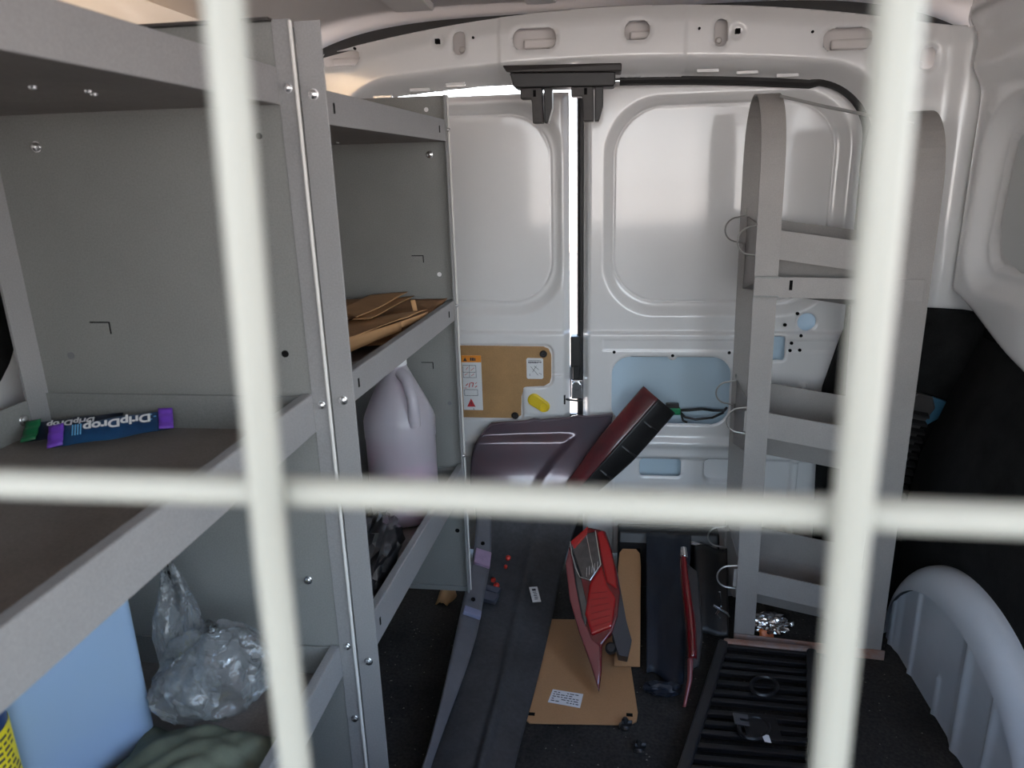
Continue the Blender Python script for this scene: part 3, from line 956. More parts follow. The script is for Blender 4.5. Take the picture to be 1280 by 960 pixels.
def strap_frame(xl0, xl1, xr0, xr1, yf, yk_, ztop):
    """one flat bar bent into an arch: front leg, round top, back leg; left edge and right edge x at floor and top"""
    path = [(yf, 0.0), (yf, 0.3), (yf, 0.6), (yf, 0.85)]
    ym = (yf + yk_) / 2; ry = (yk_ - yf) / 2
    zc = ztop - 0.16
    for k in range(0, 25):
        an = math.pi * k / 24
        path.append((ym - ry * math.cos(an), zc + 0.16 * math.sin(an) ** 0.75))
    path += [(yk_, 0.85), (yk_, 0.6), (yk_, 0.3), (yk_, 0.0)]
    b_ = MB(); vs = []; fs = []
    for (y, z) in path:
        t = z / 1.0
        vs += [(xl0 + (xl1 - xl0) * t, y, z), (xr0 + (xr1 - xr0) * t, y, z)]
    for i in range(len(path) - 1):
        fs.append((2 * i, 2 * i + 1, 2 * i + 3, 2 * i + 2))
    b_.add(vs, fs)
    return b_.build('strap_frame', RACK, RK, thick=0.003)


fL = strap_frame(0.281, 0.270, 0.324, 0.313, 1.405, 1.585, 1.127)
fR = strap_frame(0.528, 0.490, 0.574, 0.572, 1.375, 1.555, 1.085)
# crossbars between the two front legs
cb = MB(); cb.prism([(0.272, 1.401, 0.763), (0.272, 1.401, 0.800), (0.56, 1.371, 0.797), (0.56, 1.371, 0.757)], (0, -0.003, 0)); cb.build('cross_bar', RACK, RK)
cb = MB(); cb.prism([(0.272, 1.3975, 0.798), (0.316, 1.393, 0.798), (0.316, 1.393, 0.801), (0.272, 1.3975, 0.801)], (0, -0.002, 0)); cb.build('weld_seam', GREY, RK)
cb = MB(); cb.prism([(0.272, 1.3975, 0.762), (0.316, 1.393, 0.762), (0.316, 1.393, 0.765), (0.272, 1.3975, 0.765)], (0, -0.002, 0)); cb.build('weld_seam', GREY, RK)
cb = MB(); cb.box(0.334, 0.339, 1.389, 1.395, 0.776, 0.794); cb.build('slot', HOLE, RK)
cb = MB(); cb.prism([(0.280, 1.401, 0.0), (0.280, 1.401, 0.024), (0.58, 1.371, 0.022), (0.58, 1.371, 0.0)], (0, -0.003, 0)); cb.build('base_bar', RUST, RK)
rod = MB(); rod.tube([(0.30, 1.43, 1.118), (0.38, 1.42, 1.096), (0.52, 1.40, 1.062)], 0.0028, 8); rod.build('top_rod', WIRE, RK, smooth=True)


def bin_tray(zl, zr, label=None):
    """tilted trough: zl, zr = front rim height at left and right"""
    xl, xr = 0.286, 0.556
    yl, yr = 1.409, 1.379
    sec = [(0.196, 0.012), (0.196, -0.060), (0.182, -0.140), (0.060, -0.108), (0.030, -0.052), (0.0, -0.052), (0.0, 0.0)]   # (depth, height) back rim -> front rim
    b_ = MB(); vs = []; fs = []
    for (d, h) in sec:
        vs += [(xl, yl + d, zl + h), (xr, yr + d, zr + h)]
    for i in range(len(sec) - 1):
        fs.append((2 * i, 2 * i + 1, 2 * i + 3, 2 * i + 2))
    b_.add(vs, fs)
    tr = b_.build('bin', RACK, RK, thick=0.003)
    for (x_, y_, z_) in ((xl, yl, zl), (xr, yr, zr)):
        b_ = MB(); b_.add([(x_, y_ + d, z_ + h) for d, h in sec], [tuple(range(len(sec)))]); b_.build('end_plate', RACK, tr, thick=0.002)
    for (dy, dz, s) in ((-0.002, -0.002, 1.0), (0.160, 0.006, 0.95)):
        pts_ = [(xl - 0.006, yl + dy, zl + dz + 0.022), (xl - 0.007, yl + dy, zl + dz + 0.008)]
        for k in range(0, 13):
            an = math.pi / 2 + math.pi * k / 12
            pts_.append((xl - 0.022 + 0.026 * s * math.cos(an), yl + dy, zl + dz - 0.020 + 0.026 * s * math.sin(an)))
        pts_ += [(xl - 0.008, yl + dy, zl + dz - 0.048), (xl - 0.006, yl + dy, zl + dz - 0.066)]
        w_ = MB(); w_.tube(pts_, 0.0018, 6); w_.build('spring_hook', WIRE, tr, smooth=True)
    p_ = MB(); p_.box(xl - 0.014, xl - 0.002, yl - 0.003, yl + 0.001, zl - 0.045, zl - 0.002); p_.build('hook_plate', RACK, tr)
    return tr


bin_tray(0.888, 0.848)
bin_tray(0.534, 0.494)
bin_tray(0.180, 0.140)

# ================================================================== LATCH COVER above the doors
LC = thing('latch_cover', (-0.10, 1.61, 1.09), 'black plastic latch cover with two hanging strikers at top of rear doors', 'latch cover')
b_ = MB(); b_.prism([(-0.222, 1.595, 1.212), (-0.213, 1.590, 1.198), (0.022, 1.590, 1.190), (0.022, 1.590, 1.206)], (0, 0.065, 0)); b_.build('top_cap', BROWNBLK, LC, bevel=0.003)
b_ = MB(); b_.prism([(-0.208, 1.60, 1.199), (-0.202, 1.60, 1.172), (-0.196, 1.60, 1.168), (0.006, 1.60, 1.163), (0.010, 1.60, 1.168), (0.010, 1.60, 1.192)], (0, 0.055, 0)); b_.build('cover_body', BLACKP, LC, bevel=0.004)
for dx in (0.0, 0.106):
    b_ = MB(); b_.prism([(-0.187 + dx, 1.605, 1.168), (-0.187 + dx, 1.605, 1.147), (-0.165 + dx, 1.605, 1.147), (-0.163 + dx, 1.605, 1.138), (-0.162 + dx, 1.605, 1.098), (-0.140 + dx, 1.605, 1.098), (-0.142 + dx, 1.605, 1.168)], (0, 0.035, 0))
    st_ = b_.build('striker', BROWNBLK, LC, bevel=0.002)
    b_ = MB(); b_.prism([(-0.138 + dx, 1.612, 1.168), (-0.138 + dx, 1.612, 1.098), (-0.130 + dx, 1.612, 1.098), (-0.121 + dx, 1.612, 1.128), (-0.121 + dx, 1.612, 1.168)], (0, 0.035, 0)); b_.build('striker_side', BLACKP, st_, bevel=0.002)
    b_ = MB(); b_.box(-0.160 + dx, -0.154 + dx, 1.6035, 1.606, 1.150, 1.163); b_.build('striker_slot', HOLE, st_)

# ================================================================== ITEMS ON THE SHELVES
rng = random.Random(7)


def nz(p, s, seed=0.0):
    return noise.noise(Vector((p[0] * s + seed, p[1] * s - seed * 1.7, p[2] * s + seed * 0.6)))


# gallon jug on the far unit's lower shelf
jx, jy, jz = -0.397, 1.275, 0.3458
JG = thing('gallon_jug', (jx, jy, jz), 'translucent gallon jug of pink fluid with white cap on far shelf', 'jug')
prof = [(0.002, 0.0), (0.062, 0.0), (0.070, 0.006), (0.0715, 0.02), (0.0715, 0.165), (0.073, 0.172), (0.073, 0.205), (0.070, 0.216), (0.060, 0.238), (0.047, 0.262), (0.034, 0.286), (0.0225, 0.306), (0.0195, 0.312), (0.0195, 0.318)]
prof = [(r * (0.94 if r > 0.03 else 1.0), h) for r, h in prof]
b_ = MB(); b_.lathe(prof, (jx, jy, jz), 40, cap=False); jb = b_.build('bottle_body', HDPE, JG, smooth=True, auto=60)
b_ = MB(); b_.lathe([(0.0, 0.003), (0.056, 0.003), (0.064, 0.008), (0.0652, 0.128), (0.0, 0.128)], (jx, jy, jz), 40, cap=False); b_.build('pink_fluid', LIQP, JG, smooth=True)
b_ = MB(); b_.lathe([(0.0215, 0.312), (0.0215, 0.330), (0.020, 0.333), (0.0, 0.333)], (jx, jy, jz), 28); b_.build('cap', PAPERW, JG, smooth=True)
b_ = MB(); b_.tube([(jx + 0.014, jy - 0.018, jz + 0.300), (jx + 0.030, jy - 0.033, jz + 0.292), (jx + 0.041, jy - 0.045, jz + 0.262), (jx + 0.044, jy - 0.049, jz + 0.232), (jx + 0.041, jy - 0.045, jz + 0.207)], [0.011, 0.011, 0.010, 0.011, 0.013], 12); b_.build('handle', HDPE, JG, smooth=True)


# kraft paper on the middle shelf of the far unit
def paper(name, quad, label, mtl, bend=0.01, thick=0.0012, n=14, seed=0.0, parent=None, cat='paper', group='kraft paper on the shelf', scale=9.0):
    a, b, c, d = [Vector(q) for q in quad]

    def fn(u, v):
        p = (a * (1 - u) + b * u) * (1 - v) + (d * (1 - u) + c * u) * v
        p.z += bend * (0.5 + nz(p, scale, seed)) + bend * 0.6 * abs(math.sin(3 * u + seed)) * v
        return p
    m_ = MB(); m_.grid(n, n, fn)
    o = m_.build(name, mtl, parent, smooth=True, thick=thick, auto=30)
    if parent is None:
        tag(o, label, cat, group)
    return o


z0 = 0.7205
paper('kraft_paper', [(-0.66, 1.00, z0 + 0.004), (-0.64, 1.405, z0 + 0.024), (-0.322, 1.412, z0 + 0.034), (-0.345, 1.14, z0 + 0.004)], 'large brown kraft sheet lying flat over the far shelf', KRAFTD, 0.006, seed=1.3, n=20)
paper('kraft_paper', [(-0.58, 1.05, z0 + 0.024), (-0.60, 1.37, z0 + 0.036), (-0.43, 1.38, z0 + 0.036), (-0.47, 1.10, z0 + 0.026)], 'dark creased kraft sheet at the back of the far shelf', KRAFTD, 0.010, seed=5.1, n=18)
# folded kraft envelope: top sheet, under sheet and side walls make one flat packet
ev = thing('kraft_envelope', (-0.40, 1.12, z0 + 0.012), 'tan kraft envelope sticking out over the far shelf lip', 'envelope')
paper('envelope_face', [(-0.47, 0.93, z0 + 0.028), (-0.50, 1.22, z0 + 0.026), (-0.328, 1.275, z0 + 0.036), (-0.348, 1.165, z0 + 0.040)], None, KRAFT, 0.006, seed=2.2, parent=ev)
b_ = MB()
b_.grid(14, 4, lambda u, v: (-0.47 + 0.122 * u + 0.002 * v, 0.93 + 0.235 * u - 0.004 * v, z0 + 0.031 + 0.011 * u - v * (0.020 + 0.004 * math.sin(5 * u))))
b_.build('envelope_edge', KRAFT, ev, smooth=True, thick=0.001)
b_ = MB()
b_.grid(8, 4, lambda u, v: (-0.348 + 0.020 * u, 1.165 + 0.110 * u, z0 + 0.042 - 0.004 * u - v * 0.012))
b_.build('envelope_edge', KRAFT, ev, smooth=True, thick=0.001)
b_ = MB(); b_.grid(4, 5, lambda u, v: (-0.352 + 0.008 * u - 0.004 * v, 1.262 + 0.003 * u, z0 + 0.038 + 0.024 * v)); b_.build('torn_flap', KRAFT, ev, smooth=True, thick=0.001)
# folded kraft strip on top
fs_ = thing('kraft_strip', (-0.42, 1.25, z0 + 0.055), 'short folded kraft strip lying on top of the envelope', 'paper', 'kraft paper on the shelf')
paper('upper_fold', [(-0.490, 1.230, z0 + 0.044), (-0.470, 1.38, z0 + 0.050), (-0.395, 1.385, z0 + 0.054), (-0.425, 1.165, z0 + 0.046)], None, KRAFT, 0.003, seed=8.0, parent=fs_)
paper('lower_fold', [(-0.440, 1.185, z0 + 0.040), (-0.430, 1.36, z0 + 0.046), (-0.382, 1.385, z0 + 0.048), (-0.408, 1.18, z0 + 0.041)], None, KRAFT, 0.002, seed=9.0, parent=fs_)
gw = paper('crumpled_wrapper', [(-0.460, 0.86, z0 + 0.001), (-0.475, 0.925, z0 + 0.001), (-0.356, 1.09, z0 + 0.001), (-0.352, 0.98, z0 + 0.001)], 'crumpled grey paper wrapper under the envelope by the shelf lip', mat('grey_wrapper', (0.16, 0.155, 0.14), rough=0.6, col2=(0.34, 0.33, 0.30), vscale=30), 0.013, seed=3.3, n=22, cat='wrapper', group='paper scraps', scale=34)
# cardboard and bag on the lower shelf
paper('cardboard_piece', [(-0.66, 0.95, 0.372), (-0.64, 1.30, 0.372), (-0.50, 1.33, 0.372), (-0.52, 0.98, 0.372)], 'flat brown cardboard piece behind the gallon jug', KRAFTD, 0.004, seed=6.0, cat='cardboard', group='scraps on the lower shelf')
z1 = 0.3458
bx = MB(); bx.box(-0.665, -0.475, 0.93, 1.34, z1, z1 + 0.024)
tag(bx.build('storage_box', BLACKP, bevel=0.004), 'flat black box lying under the cardboard behind the gallon jug', 'box')


def crumple(name, c, size, seed, mtl, amp=0.35, sub=4, flatz=None, parent=None, ridged=True):
    bm = bmesh.new()
    bmesh.ops.create_icosphere(bm, subdivisions=sub, radius=1.0)
    m_ = MB(); vs = []
    for v in bm.verts:
        p = v.co.normalized()
        d = 0
        a_, f_ = 1.0, 2.2
        for k in range(4):
            q = nz(p, f_, seed + 3.1 * k)
            d += a_ * ((1 - 2 * abs(q)) - 0.4 if ridged else q)
            a_ *= 0.5; f_ *= 2.0
        r_ = 1 + amp * d * 0.5
        w = Vector(c) + Vector((p.x * size[0] * r_, p.y * size[1] * r_, p.z * size[2] * r_))
        if flatz is not None and w.z < flatz:
            w.z = flatz + 0.0005 * (k + 1) * abs(nz(p, 8, seed))
        vs.append(w)
    m_.add(vs, [tuple(v.index for v in f.verts) for f in bm.faces])
    bm.free()
    return m_.build(name, mtl, parent, smooth=True, auto=28)


tag(crumple('black_bag', (-0.392, 0.985, z1 + 0.045), (0.040, 0.145, 0.050), 2.0, BLACKBAG, 0.7, 4, z1), 'crumpled black plastic bag on the far unit lower shelf by the post', 'bag')

# near unit, middle shelf: two drink-mix packets
zs_ = 0.7008


def packet(name, a, b, w, mtl, endm, label, endcaps=(True, True), puff=0.006, tilt=0.0):
    a, b = Vector(a), Vector(b)
    d = (b - a); L_ = d.length; d.normalize(); s = Vector((-d.y, d.x, 0)).normalized()
    T = thing(name, tuple((a + b) / 2), label, 'packet', 'drink mix packets')

    def fn_(side):
        def fn(u, v):
            e_ = math.sin(math.pi * min(1, max(0, (u * L_ - 0.012) / (L_ - 0.024)))) ** 0.5 if 0.012 < u * L_ < L_ - 0.012 else 0
            h = puff * e_ * math.sin(math.pi * v) ** 0.6
            wob = 0.0015 * math.sin(9 * u + 3 * v)
            z_ = a.z + (b.z - a.z) * u + 0.002 + tilt * v + (puff + h + wob * e_ if side > 0 else puff - h * 0.9)
            p = a + d * (u * L_) + s * (w * (v - 0.5))
            return (p.x, p.y, z_)
        return fn
    m_ = MB(); m_.grid(25, 9, fn_(1)); m_.grid(25, 9, fn_(-1))
    m_.build('pouch', mtl, T, smooth=True)
    for k, (p0, sg) in enumerate(((a, 1), (b, -1))):
        if not endcaps[k]: continue
        m_ = MB(); m_.grid(4, 9, lambda u, v: tuple(p0 + d * sg * (u * 0.016 - 0.004) + s * ((w + 0.001) * (v - 0.5)) + Vector((0, 0, 0.0025 + puff + tilt * v + 0.0012 * math.sin(v * 14) + 0.002 * u))))
        m_.build('end_seal', endm, T, smooth=True, thick=0.0015)
    return T, d, s


P1, d1, s1 = packet('drink_packet', (-0.642, 0.712, zs_), (-0.533, 0.775, zs_ + 0.003), 0.028, NAVY, PURPLE, 'navy drink mix packet with purple ends lying on the near shelf', tilt=0.016)
cen = Vector((-0.583, 0.7490, zs_ + 0.0255))
t1 = (s1 * 0.028 + Vector((0, 0, 0.016))).normalized()
words('lettering', 'DripDrop', 0.0180, cen - t1 * 0.003, -d1, -t1, WHITEP, P1, 0.0008)
for k in range(3):
    q = cen + d1 * (0.036 + 0.0045 * (k % 2)) + t1 * (0.004 * (k - 1)) + Vector((0, 0, -0.002))
    b_ = MB(); b_.lathe([(0.0016, 0), (0.0016, 0.0006)], q, 10); b_.build('logo_dot', mat('light_blue_print', (0.15, 0.45, 0.75)), P1)
b_ = MB()
for k in range(4):
    q = Vector((-0.642, 0.712, zs_ + 0.0215)) + d1 * (0.022 + 0.0028 * k)
    b_.obox(q, d1 * 0.0006, t1 * 0.008, (0, 0, 0.0006))
b_.build('small_print', MATS['light_blue_print'], P1)
P2, d2, s2 = packet('drink_packet', (-0.694, 0.735, zs_), (-0.600, 0.778, zs_ + 0.001), 0.030, NAVYD, GREENF, 'dark navy packet with a green end behind the purple-ended packet', (True, False), 0.004, 0.014)
t2_ = (s2 * 0.030 + Vector((0, 0, 0.014))).normalized()
words('lettering', 'DripDrop', 0.0130, Vector((-0.652, 0.7570, zs_ + 0.0190)), -d2, -t2_, WHITEP, P2, 0.0008)

# near unit, lower shelf: blue fluid jug, yellow-labelled bottle, clear bag, cloth
zl_ = 0.3428
c1, c2 = Vector((-0.540, 0.664, zl_)), Vector((-0.606, 0.536, zl_))
dd_ = (c2 - c1); n_ = Vector((dd_.y, -dd_.x, 0)).normalized()
if n_.x > 0: n_ = -n_
FJ = thing('fluid_jug', tuple((c1 + c2) / 2 + n_ * 0.045), 'big translucent blue fluid jug on the near lower shelf', 'jug')


def rounded_prism(poly, z0_, z1_, r, taper=0.0):
    pts_ = []
    n = len(poly)
    for i in range(n):
        p = Vector(poly[i]); a = (Vector(poly[i - 1]) - p).normalized(); b = (Vector(poly[(i + 1) % n]) - p).normalized()
        p0 = p + a * r; p1 = p + b * r
        for k in range(6):
            t = k / 5
            pts_.append((1 - t) ** 2 * p0 + 2 * t * (1 - t) * p + t * t * p1)
    cen_ = sum(pts_, Vector((0, 0))) / len(pts_)
    m_ = MB(); vs = []; fs = []
    L_ = [(z0_, 0.94), (z0_ + 0.008, 0.99), (z0_ + 0.02, 1.0), (z1_ - 0.05, 1.0), (z1_ - 0.02, 0.97), (z1_ - 0.006, 0.88), (z1_, 0.74)]
    N = len(pts_)
    for z_, s_ in L_:
        for p in pts_:
            q = cen_ + (p - cen_) * s_
            vs.append((q.x, q.y, z_))
    for i in range(len(L_) - 1):
        for k in range(N):
            fs.append((i * N + k, i * N + (k + 1) % N, (i + 1) * N + (k + 1) % N, (i + 1) * N + k))
    fs.append(tuple(range(N - 1, -1, -1))); fs.append(tuple((len(L_) - 1) * N + k for k in range(N)))
    m_.add(vs, fs)
    return m_


quad = [(c1.x, c1.y), (c2.x, c2.y), (c2.x + n_.x * 0.10, c2.y + n_.y * 0.10), (c1.x + n_.x * 0.10, c1.y + n_.y * 0.10)]
rounded_prism(quad, zl_, zl_ + 0.27, 0.018).build('bottle_body', HDPEB, FJ, smooth=True, auto=60)
qc = Vector(((c1 + c2) / 2 + n_ * 0.05).to_2d())
q2 = [tuple(qc + (Vector(p) - qc) * 0.96) for p in quad]
rounded_prism(q2, zl_ + 0.002, zl_ + 0.058, 0.016).build('blue_fluid', LIQB, FJ, smooth=True, auto=60)
b_ = MB(); b_.lathe([(0.020, 0.262), (0.020, 0.29), (0.017, 0.293), (0, 0.293)], (qc.x, qc.y, zl_), 24); b_.build('cap', BLUECAP, FJ, smooth=True)

bc = (-0.603, 0.483, zl_)
YB = thing('cleaner_bottle', bc, 'dark blue bottle with a yellow label at far left of the near lower shelf', 'bottle')
b_ = MB(); b_.lathe([(0.0, 0.0), (0.036, 0.0), (0.040, 0.006), (0.040, 0.185), (0.036, 0.20), (0.020, 0.212), (0.016, 0.216), (0.016, 0.235), (0, 0.236)], bc, 32, cap=False); b_.build('bottle_body', BLUECAP, YB, smooth=True)
b_ = MB(); b_.lathe([(0.0405, 0.035), (0.0408, 0.036), (0.0408, 0.163), (0.0405, 0.164)], bc, 40, cap=False); yl = b_.build('paper_label', YLABEL, YB, smooth=True)
b_ = MB()
rn = random.Random(3)


def on_cyl(a, z, r=0.0411):
    return (bc[0] + r * math.cos(a), bc[1] + r * math.sin(a), bc[2] + z)


for row in range(10):
    zz = 0.155 - row * 0.0065
    a_ = -1.35
    while a_ < 0.45:
        w_ = 0.08 + 0.18 * rn.random()
        q0, q1 = on_cyl(a_, zz), on_cyl(a_ + w_, zz)
        b_.prism([q0, q1, (q1[0], q1[1], q1[2] + 0.0028), (q0[0], q0[1], q0[2] + 0.0028)], (0.0002, -0.0002, 0))
        a_ += w_ + 0.06
b_.build('small_print', INK, yl)
q = MB(); q.grid(8, 2, lambda u, v: on_cyl(-0.75 + 0.62 * u, 0.045 + 0.034 * v, 0.0412)); q.build('barcode_field', PAPERW, yl)
b_ = MB()
for k in range(16):
    a_ = -0.72 + 0.036 * k
    w_ = 0.008 + 0.012 * rn.random()
    q0, q1 = on_cyl(a_, 0.047, 0.0415), on_cyl(a_ + w_, 0.047, 0.0415)
    b_.prism([q0, q1, (q1[0], q1[1], q1[2] + 0.030), (q0[0], q0[1], q0[2] + 0.030)], (0.0002, -0.0002, 0))
b_.build('barcode', INK, yl)

def bag_lump(name, c, size, seed, parent=None):
    """thin film bag: a few big folds running up to a gathered top, sharp creases between them"""
    m_ = MB()

    def fn(u, v):
        a = 2 * math.pi * u
        h = v
        r_ = (math.sin(math.pi * (0.10 + 0.86 * h))) ** 0.7
        p = Vector((math.cos(a), math.sin(a), h * 1.4))
        f1 = 1 - 2.0 * abs(nz(p, 1.5, seed)); f2 = 1 - 2.0 * abs(nz(p, 3.3, seed + 9))
        k = 0.72 + 0.30 * f1 + 0.13 * f2
        z_ = c[2] + size[2] * (h + 0.10 * (f1 - 0.5) * h)
        return (c[0] + size[0] * r_ * k * math.cos(a), c[1] + size[1] * r_ * k * math.sin(a), z_)
    m_.grid(64, 34, fn)
    return m_.build(name, BAGF, parent, smooth=True, auto=24)


pb_ = bag_lump('plastic_bag', (-0.476, 0.700, zl_ + 0.022), (0.068, 0.058, 0.112), 11.0)
tag(pb_, 'crumpled clear plastic bag beside the blue fluid jug', 'bag')
bag_lump('bag_neck', (-0.537, 0.728, zl_ + 0.02), (0.027, 0.030, 0.178), 21.0, pb_)
bag_lump('bag_fold', (-0.508, 0.680, zl_ + 0.018), (0.042, 0.032, 0.085), 31.0, pb_)
cl = MB()
cl.grid(40, 30, lambda u, v: (-0.552 + 0.180 * u, 0.535 + 0.130 * v, zl_ + 0.005 + 0.032 * math.sin(math.pi * min(1, max(0, u))) ** 0.6 * math.sin(math.pi * v) ** 0.6 + 0.014 * abs(nz((u * 2 + v, v * 3, 0), 1.1, 4.0)) + 0.005 * abs(math.sin(7 * u - 5 * v)) + 0.0015 * math.sin(26 * u - 18 * v)))
tag(cl.build('olive_cloth', OLIVE, smooth=True, thick=0.003, auto=0), 'folded olive green cloth under the clear plastic bag', 'cloth')

# ================================================================== THINGS ON THE FLOOR
# long bumper cover: inner skin swooping up against the rear doors
BP = thing('bumper_cover', (-0.22, 1.25, 0.0), 'long dark grey bumper cover lying on the floor and curving up the rear doors', 'bumper')
Lp = [(-0.300, 0.80, 0.030), (-0.296, 0.97, 0.030), (-0.304, 1.16, 0.034), (-0.318, 1.40, 0.045), (-0.322, 1.55, 0.075), (-0.326, 1.630, 0.150), (-0.342, 1.672, 0.25), (-0.330, 1.688, 0.335), (-0.288, 1.696, 0.392)]
Rp = [(-0.150, 0.80, 0.012), (-0.152, 0.98, 0.012), (-0.135, 1.20, 0.012), (-0.120, 1.40, 0.020), (-0.105, 1.55, 0.060), (-0.075, 1.640, 0.140), (-0.030, 1.680, 0.25), (0.000, 1.695, 0.335), (0.015, 1.700, 0.420)]


def cr(P, t):
    n = len(P) - 1
    x = min(max(t, 0), 1) * n
    i = min(int(x), n - 1); f = x - i
    p0 = Vector(P[max(i - 1, 0)]); p1 = Vector(P[i]); p2 = Vector(P[i + 1]); p3 = Vector(P[min(i + 2, n)])
    return 0.5 * ((2 * p1) + (-p0 + p2) * f + (2 * p0 - 5 * p1 + 4 * p2 - p3) * f * f + (-p0 + 3 * p1 - 3 * p2 + p3) * f ** 3)


def skin(t0, t1):
    def fn(u, v):
        t = t0 + (t1 - t0) * v
        l, r_ = cr(Lp, t), cr(Rp, t)
        p = l.lerp(r_, u)
        p.z += 0.012 * math.exp(-((u - 0.62) / 0.05) ** 2) * (1 - t) + 0.010 * math.sin(math.pi * u) * (1 - t)
        return p
    return fn


b_ = MB(); b_.grid(40, 70, skin(0, 0.70)); bs = b_.build('inner_skin', SKIN, BP, smooth=True, thick=0.003, auto=0)
def wrap_fn(u, v):
    p = skin(0.70, 1.0)(u, v)
    edge = 0.80 - 0.30 * (1 - v)
    k = float(sstep(edge + 0.05, edge - 0.03, np.array(u)) * sstep(0.74, 0.64, np.array(v)))
    p.y -= 0.014 * k
    p.y += 0.010 * math.sin(math.pi * u) * v
    return p


b_ = MB(); b_.grid(70, 50, wrap_fn); bt = b_.build('end_wrap', GLOSSD, BP, smooth=True, thick=0.003, auto=0)
bt['label'] = 'glossy dark painted end with a reddish reflection painted in'
# rolled edge of the painted end
b_ = MB(); b_.tube([cr(Lp, 0.72 + 0.28 * k / 14) + Vector((0, -0.003, 0.0)) for k in range(15)] + [cr(Lp, 1.0).lerp(cr(Rp, 1.0), k / 14) + Vector((0, -0.003, 0.004 * (k % 5 == 0))) for k in range(1, 15)], 0.0035, 8); b_.build('rolled_edge', GLOSSD, bt, smooth=True)
# mounting flange along its left edge with foam pads
def fl_pt(t, off):
    l, r_ = cr(Lp, t), cr(Rp, t)
    d = (r_ - l).normalized()
    w_ = 0.010 + 0.034 * sstep(0.10, 0.36, np.array(t)) * (1 - 0.15 * sstep(0.5, 0.6, np.array(t)))
    return l + d * (float(w_) * off) + Vector((0, 0, 0.020 + 0.010 * (1 - off)))


b_ = MB(); b_.grid(6, 60, lambda u, v: fl_pt(0.02 + 0.60 * v, u)); bf = b_.build('mounting_flange', mat('flange_grey', (0.13, 0.13, 0.14), rough=0.42, var=0.15, vscale=12), BP, smooth=True, thick=0.004, auto=0)


def on_floorish(x, y, z):
    return Vector((x, y, z))


for (t, ln_, m_, nm) in ((0.490, 0.022, PAD, 'lilac foam pad'), (0.350, 0.011, PADB, 'blue-grey foam pad')):
    a, b = fl_pt(t, 0.08), fl_pt(t, 1.0)
    t2_ = (fl_pt(t + 0.03, 0.5) - fl_pt(t - 0.03, 0.5)).normalized()
    u_ = (b - a) / 2; n2 = u_.cross(t2_).normalized()
    if n2.z < 0: n2 = -n2
    p_ = MB(); p_.obox((a + b) / 2 + n2 * 0.007, u_ * 0.95, t2_ * ln_, n2 * 0.005)
    o = p_.build('foam_pad', m_, bf, bevel=0.002); o['label'] = nm
for t in (0.50, 0.345):
    p_ = MB(); p_.lathe([(0.005, 0), (0.005, 0.003)], fl_pt(t + 0.035, 0.5) + Vector((0, -0.002, 0.002)), 10, (0, -0.3, 1)); p_.build('flange_hole', HOLE, bf)
# loose clips on the skin
for (u_, t, sc) in ((0.38, 0.520, 1.0), (0.37, 0.495, 0.7), (0.26, 0.455, 0.9), (0.31, 0.440, 1.1)):
    c_ = skin(0, 0.70)(u_, t / 0.70)
    p_ = MB(); p_.lathe([(0.006 * sc, 0.0), (0.0065 * sc, 0.008), (0.004 * sc, 0.011), (0.0, 0.012)], c_ + Vector((0, 0, 0.0005)), 14, (0.2, -0.5, 0.8)); o = p_.build('trim_clip', REDPL, bs, smooth=True); o['label'] = 'red plastic trim clip'
c_ = skin(0, 0.70)(0.26, 0.40 / 0.70)
p_ = MB(); p_.obox(c_ + Vector((0, 0, 0.012)), Vector((0.022, -0.010, 0.002)), Vector((0.004, 0.012, 0.003)), Vector((0, -0.002, 0.006))); p_.obox(c_ + Vector((0.004, 0.03, 0.012)), Vector((0.020, -0.010, 0.002)), Vector((0.003, 0.008, 0.003)), Vector((0, -0.002, 0.005)))
p_.build('bracket_clip', mat('slate_plastic', (0.07, 0.075, 0.10), rough=0.4), bs, bevel=0.002)
# part label
c_ = skin(0, 0.70)(0.76, 0.430 / 0.70); cA = skin(0, 0.70)(0.84, 0.435 / 0.70); cB = skin(0, 0.70)(0.815, 0.470 / 0.70)
u_ = (cA - c_).normalized(); v_ = (cB - c_); v_ = (v_ - u_ * v_.dot(u_)).normalized(); n2 = u_.cross(v_)
if n2.z < 0: n2 = -n2
p_ = MB(); p_.obox(c_ + n2 * 0.008, u_ * 0.010, v_ * 0.022, n2 * 0.0006); pl_ = p_.build('part_label', PAPERW, bs)
p_ = MB()
for k in range(5):
    p_.obox(c_ + n2 * 0.0088 + v_ * (-0.014 + 0.005 * k) + u_ * (0.001 * (k % 2)), u_ * 0.004, v_ * 0.0009, n2 * 0.0002)
p_.obox(c_ + n2 * 0.0088 + v_ * 0.013, u_ * 0.0045, v_ * 0.003, n2 * 0.0002)
p_.build('label_print', INK, bs)

# maroon bumper end strip leaning over it
ME = thing('bumper_end', (0.02, 1.62, 0.24), 'dark maroon bumper end piece leaning up against the right rear door', 'bumper part')
q0, q1 = Vector((-0.085, 1.640, 0.235)), Vector((0.118, 1.690, 0.470))
ax = (q1 - q0).normalized(); sd = Vector((0.70, -0.18, -0.69)); sd = (sd - ax * sd.dot(ax)).normalized(); nn = sd.cross(ax).normalized()
if nn.y > 0: nn = -nn


def me_fn(u, v):
    t = v
    w_ = 0.055 + 0.045 * min(1, t * 1.5 + 0.25)
    bend = 0.012 * math.sin(math.pi * t)
    c_ = q0.lerp(q1, t) + ax * 0.0 + sd * (w_ * (u - 0.5) + 0.01)
    return c_ + nn * (0.020 * (1 - (2 * u - 1) ** 2) + bend)


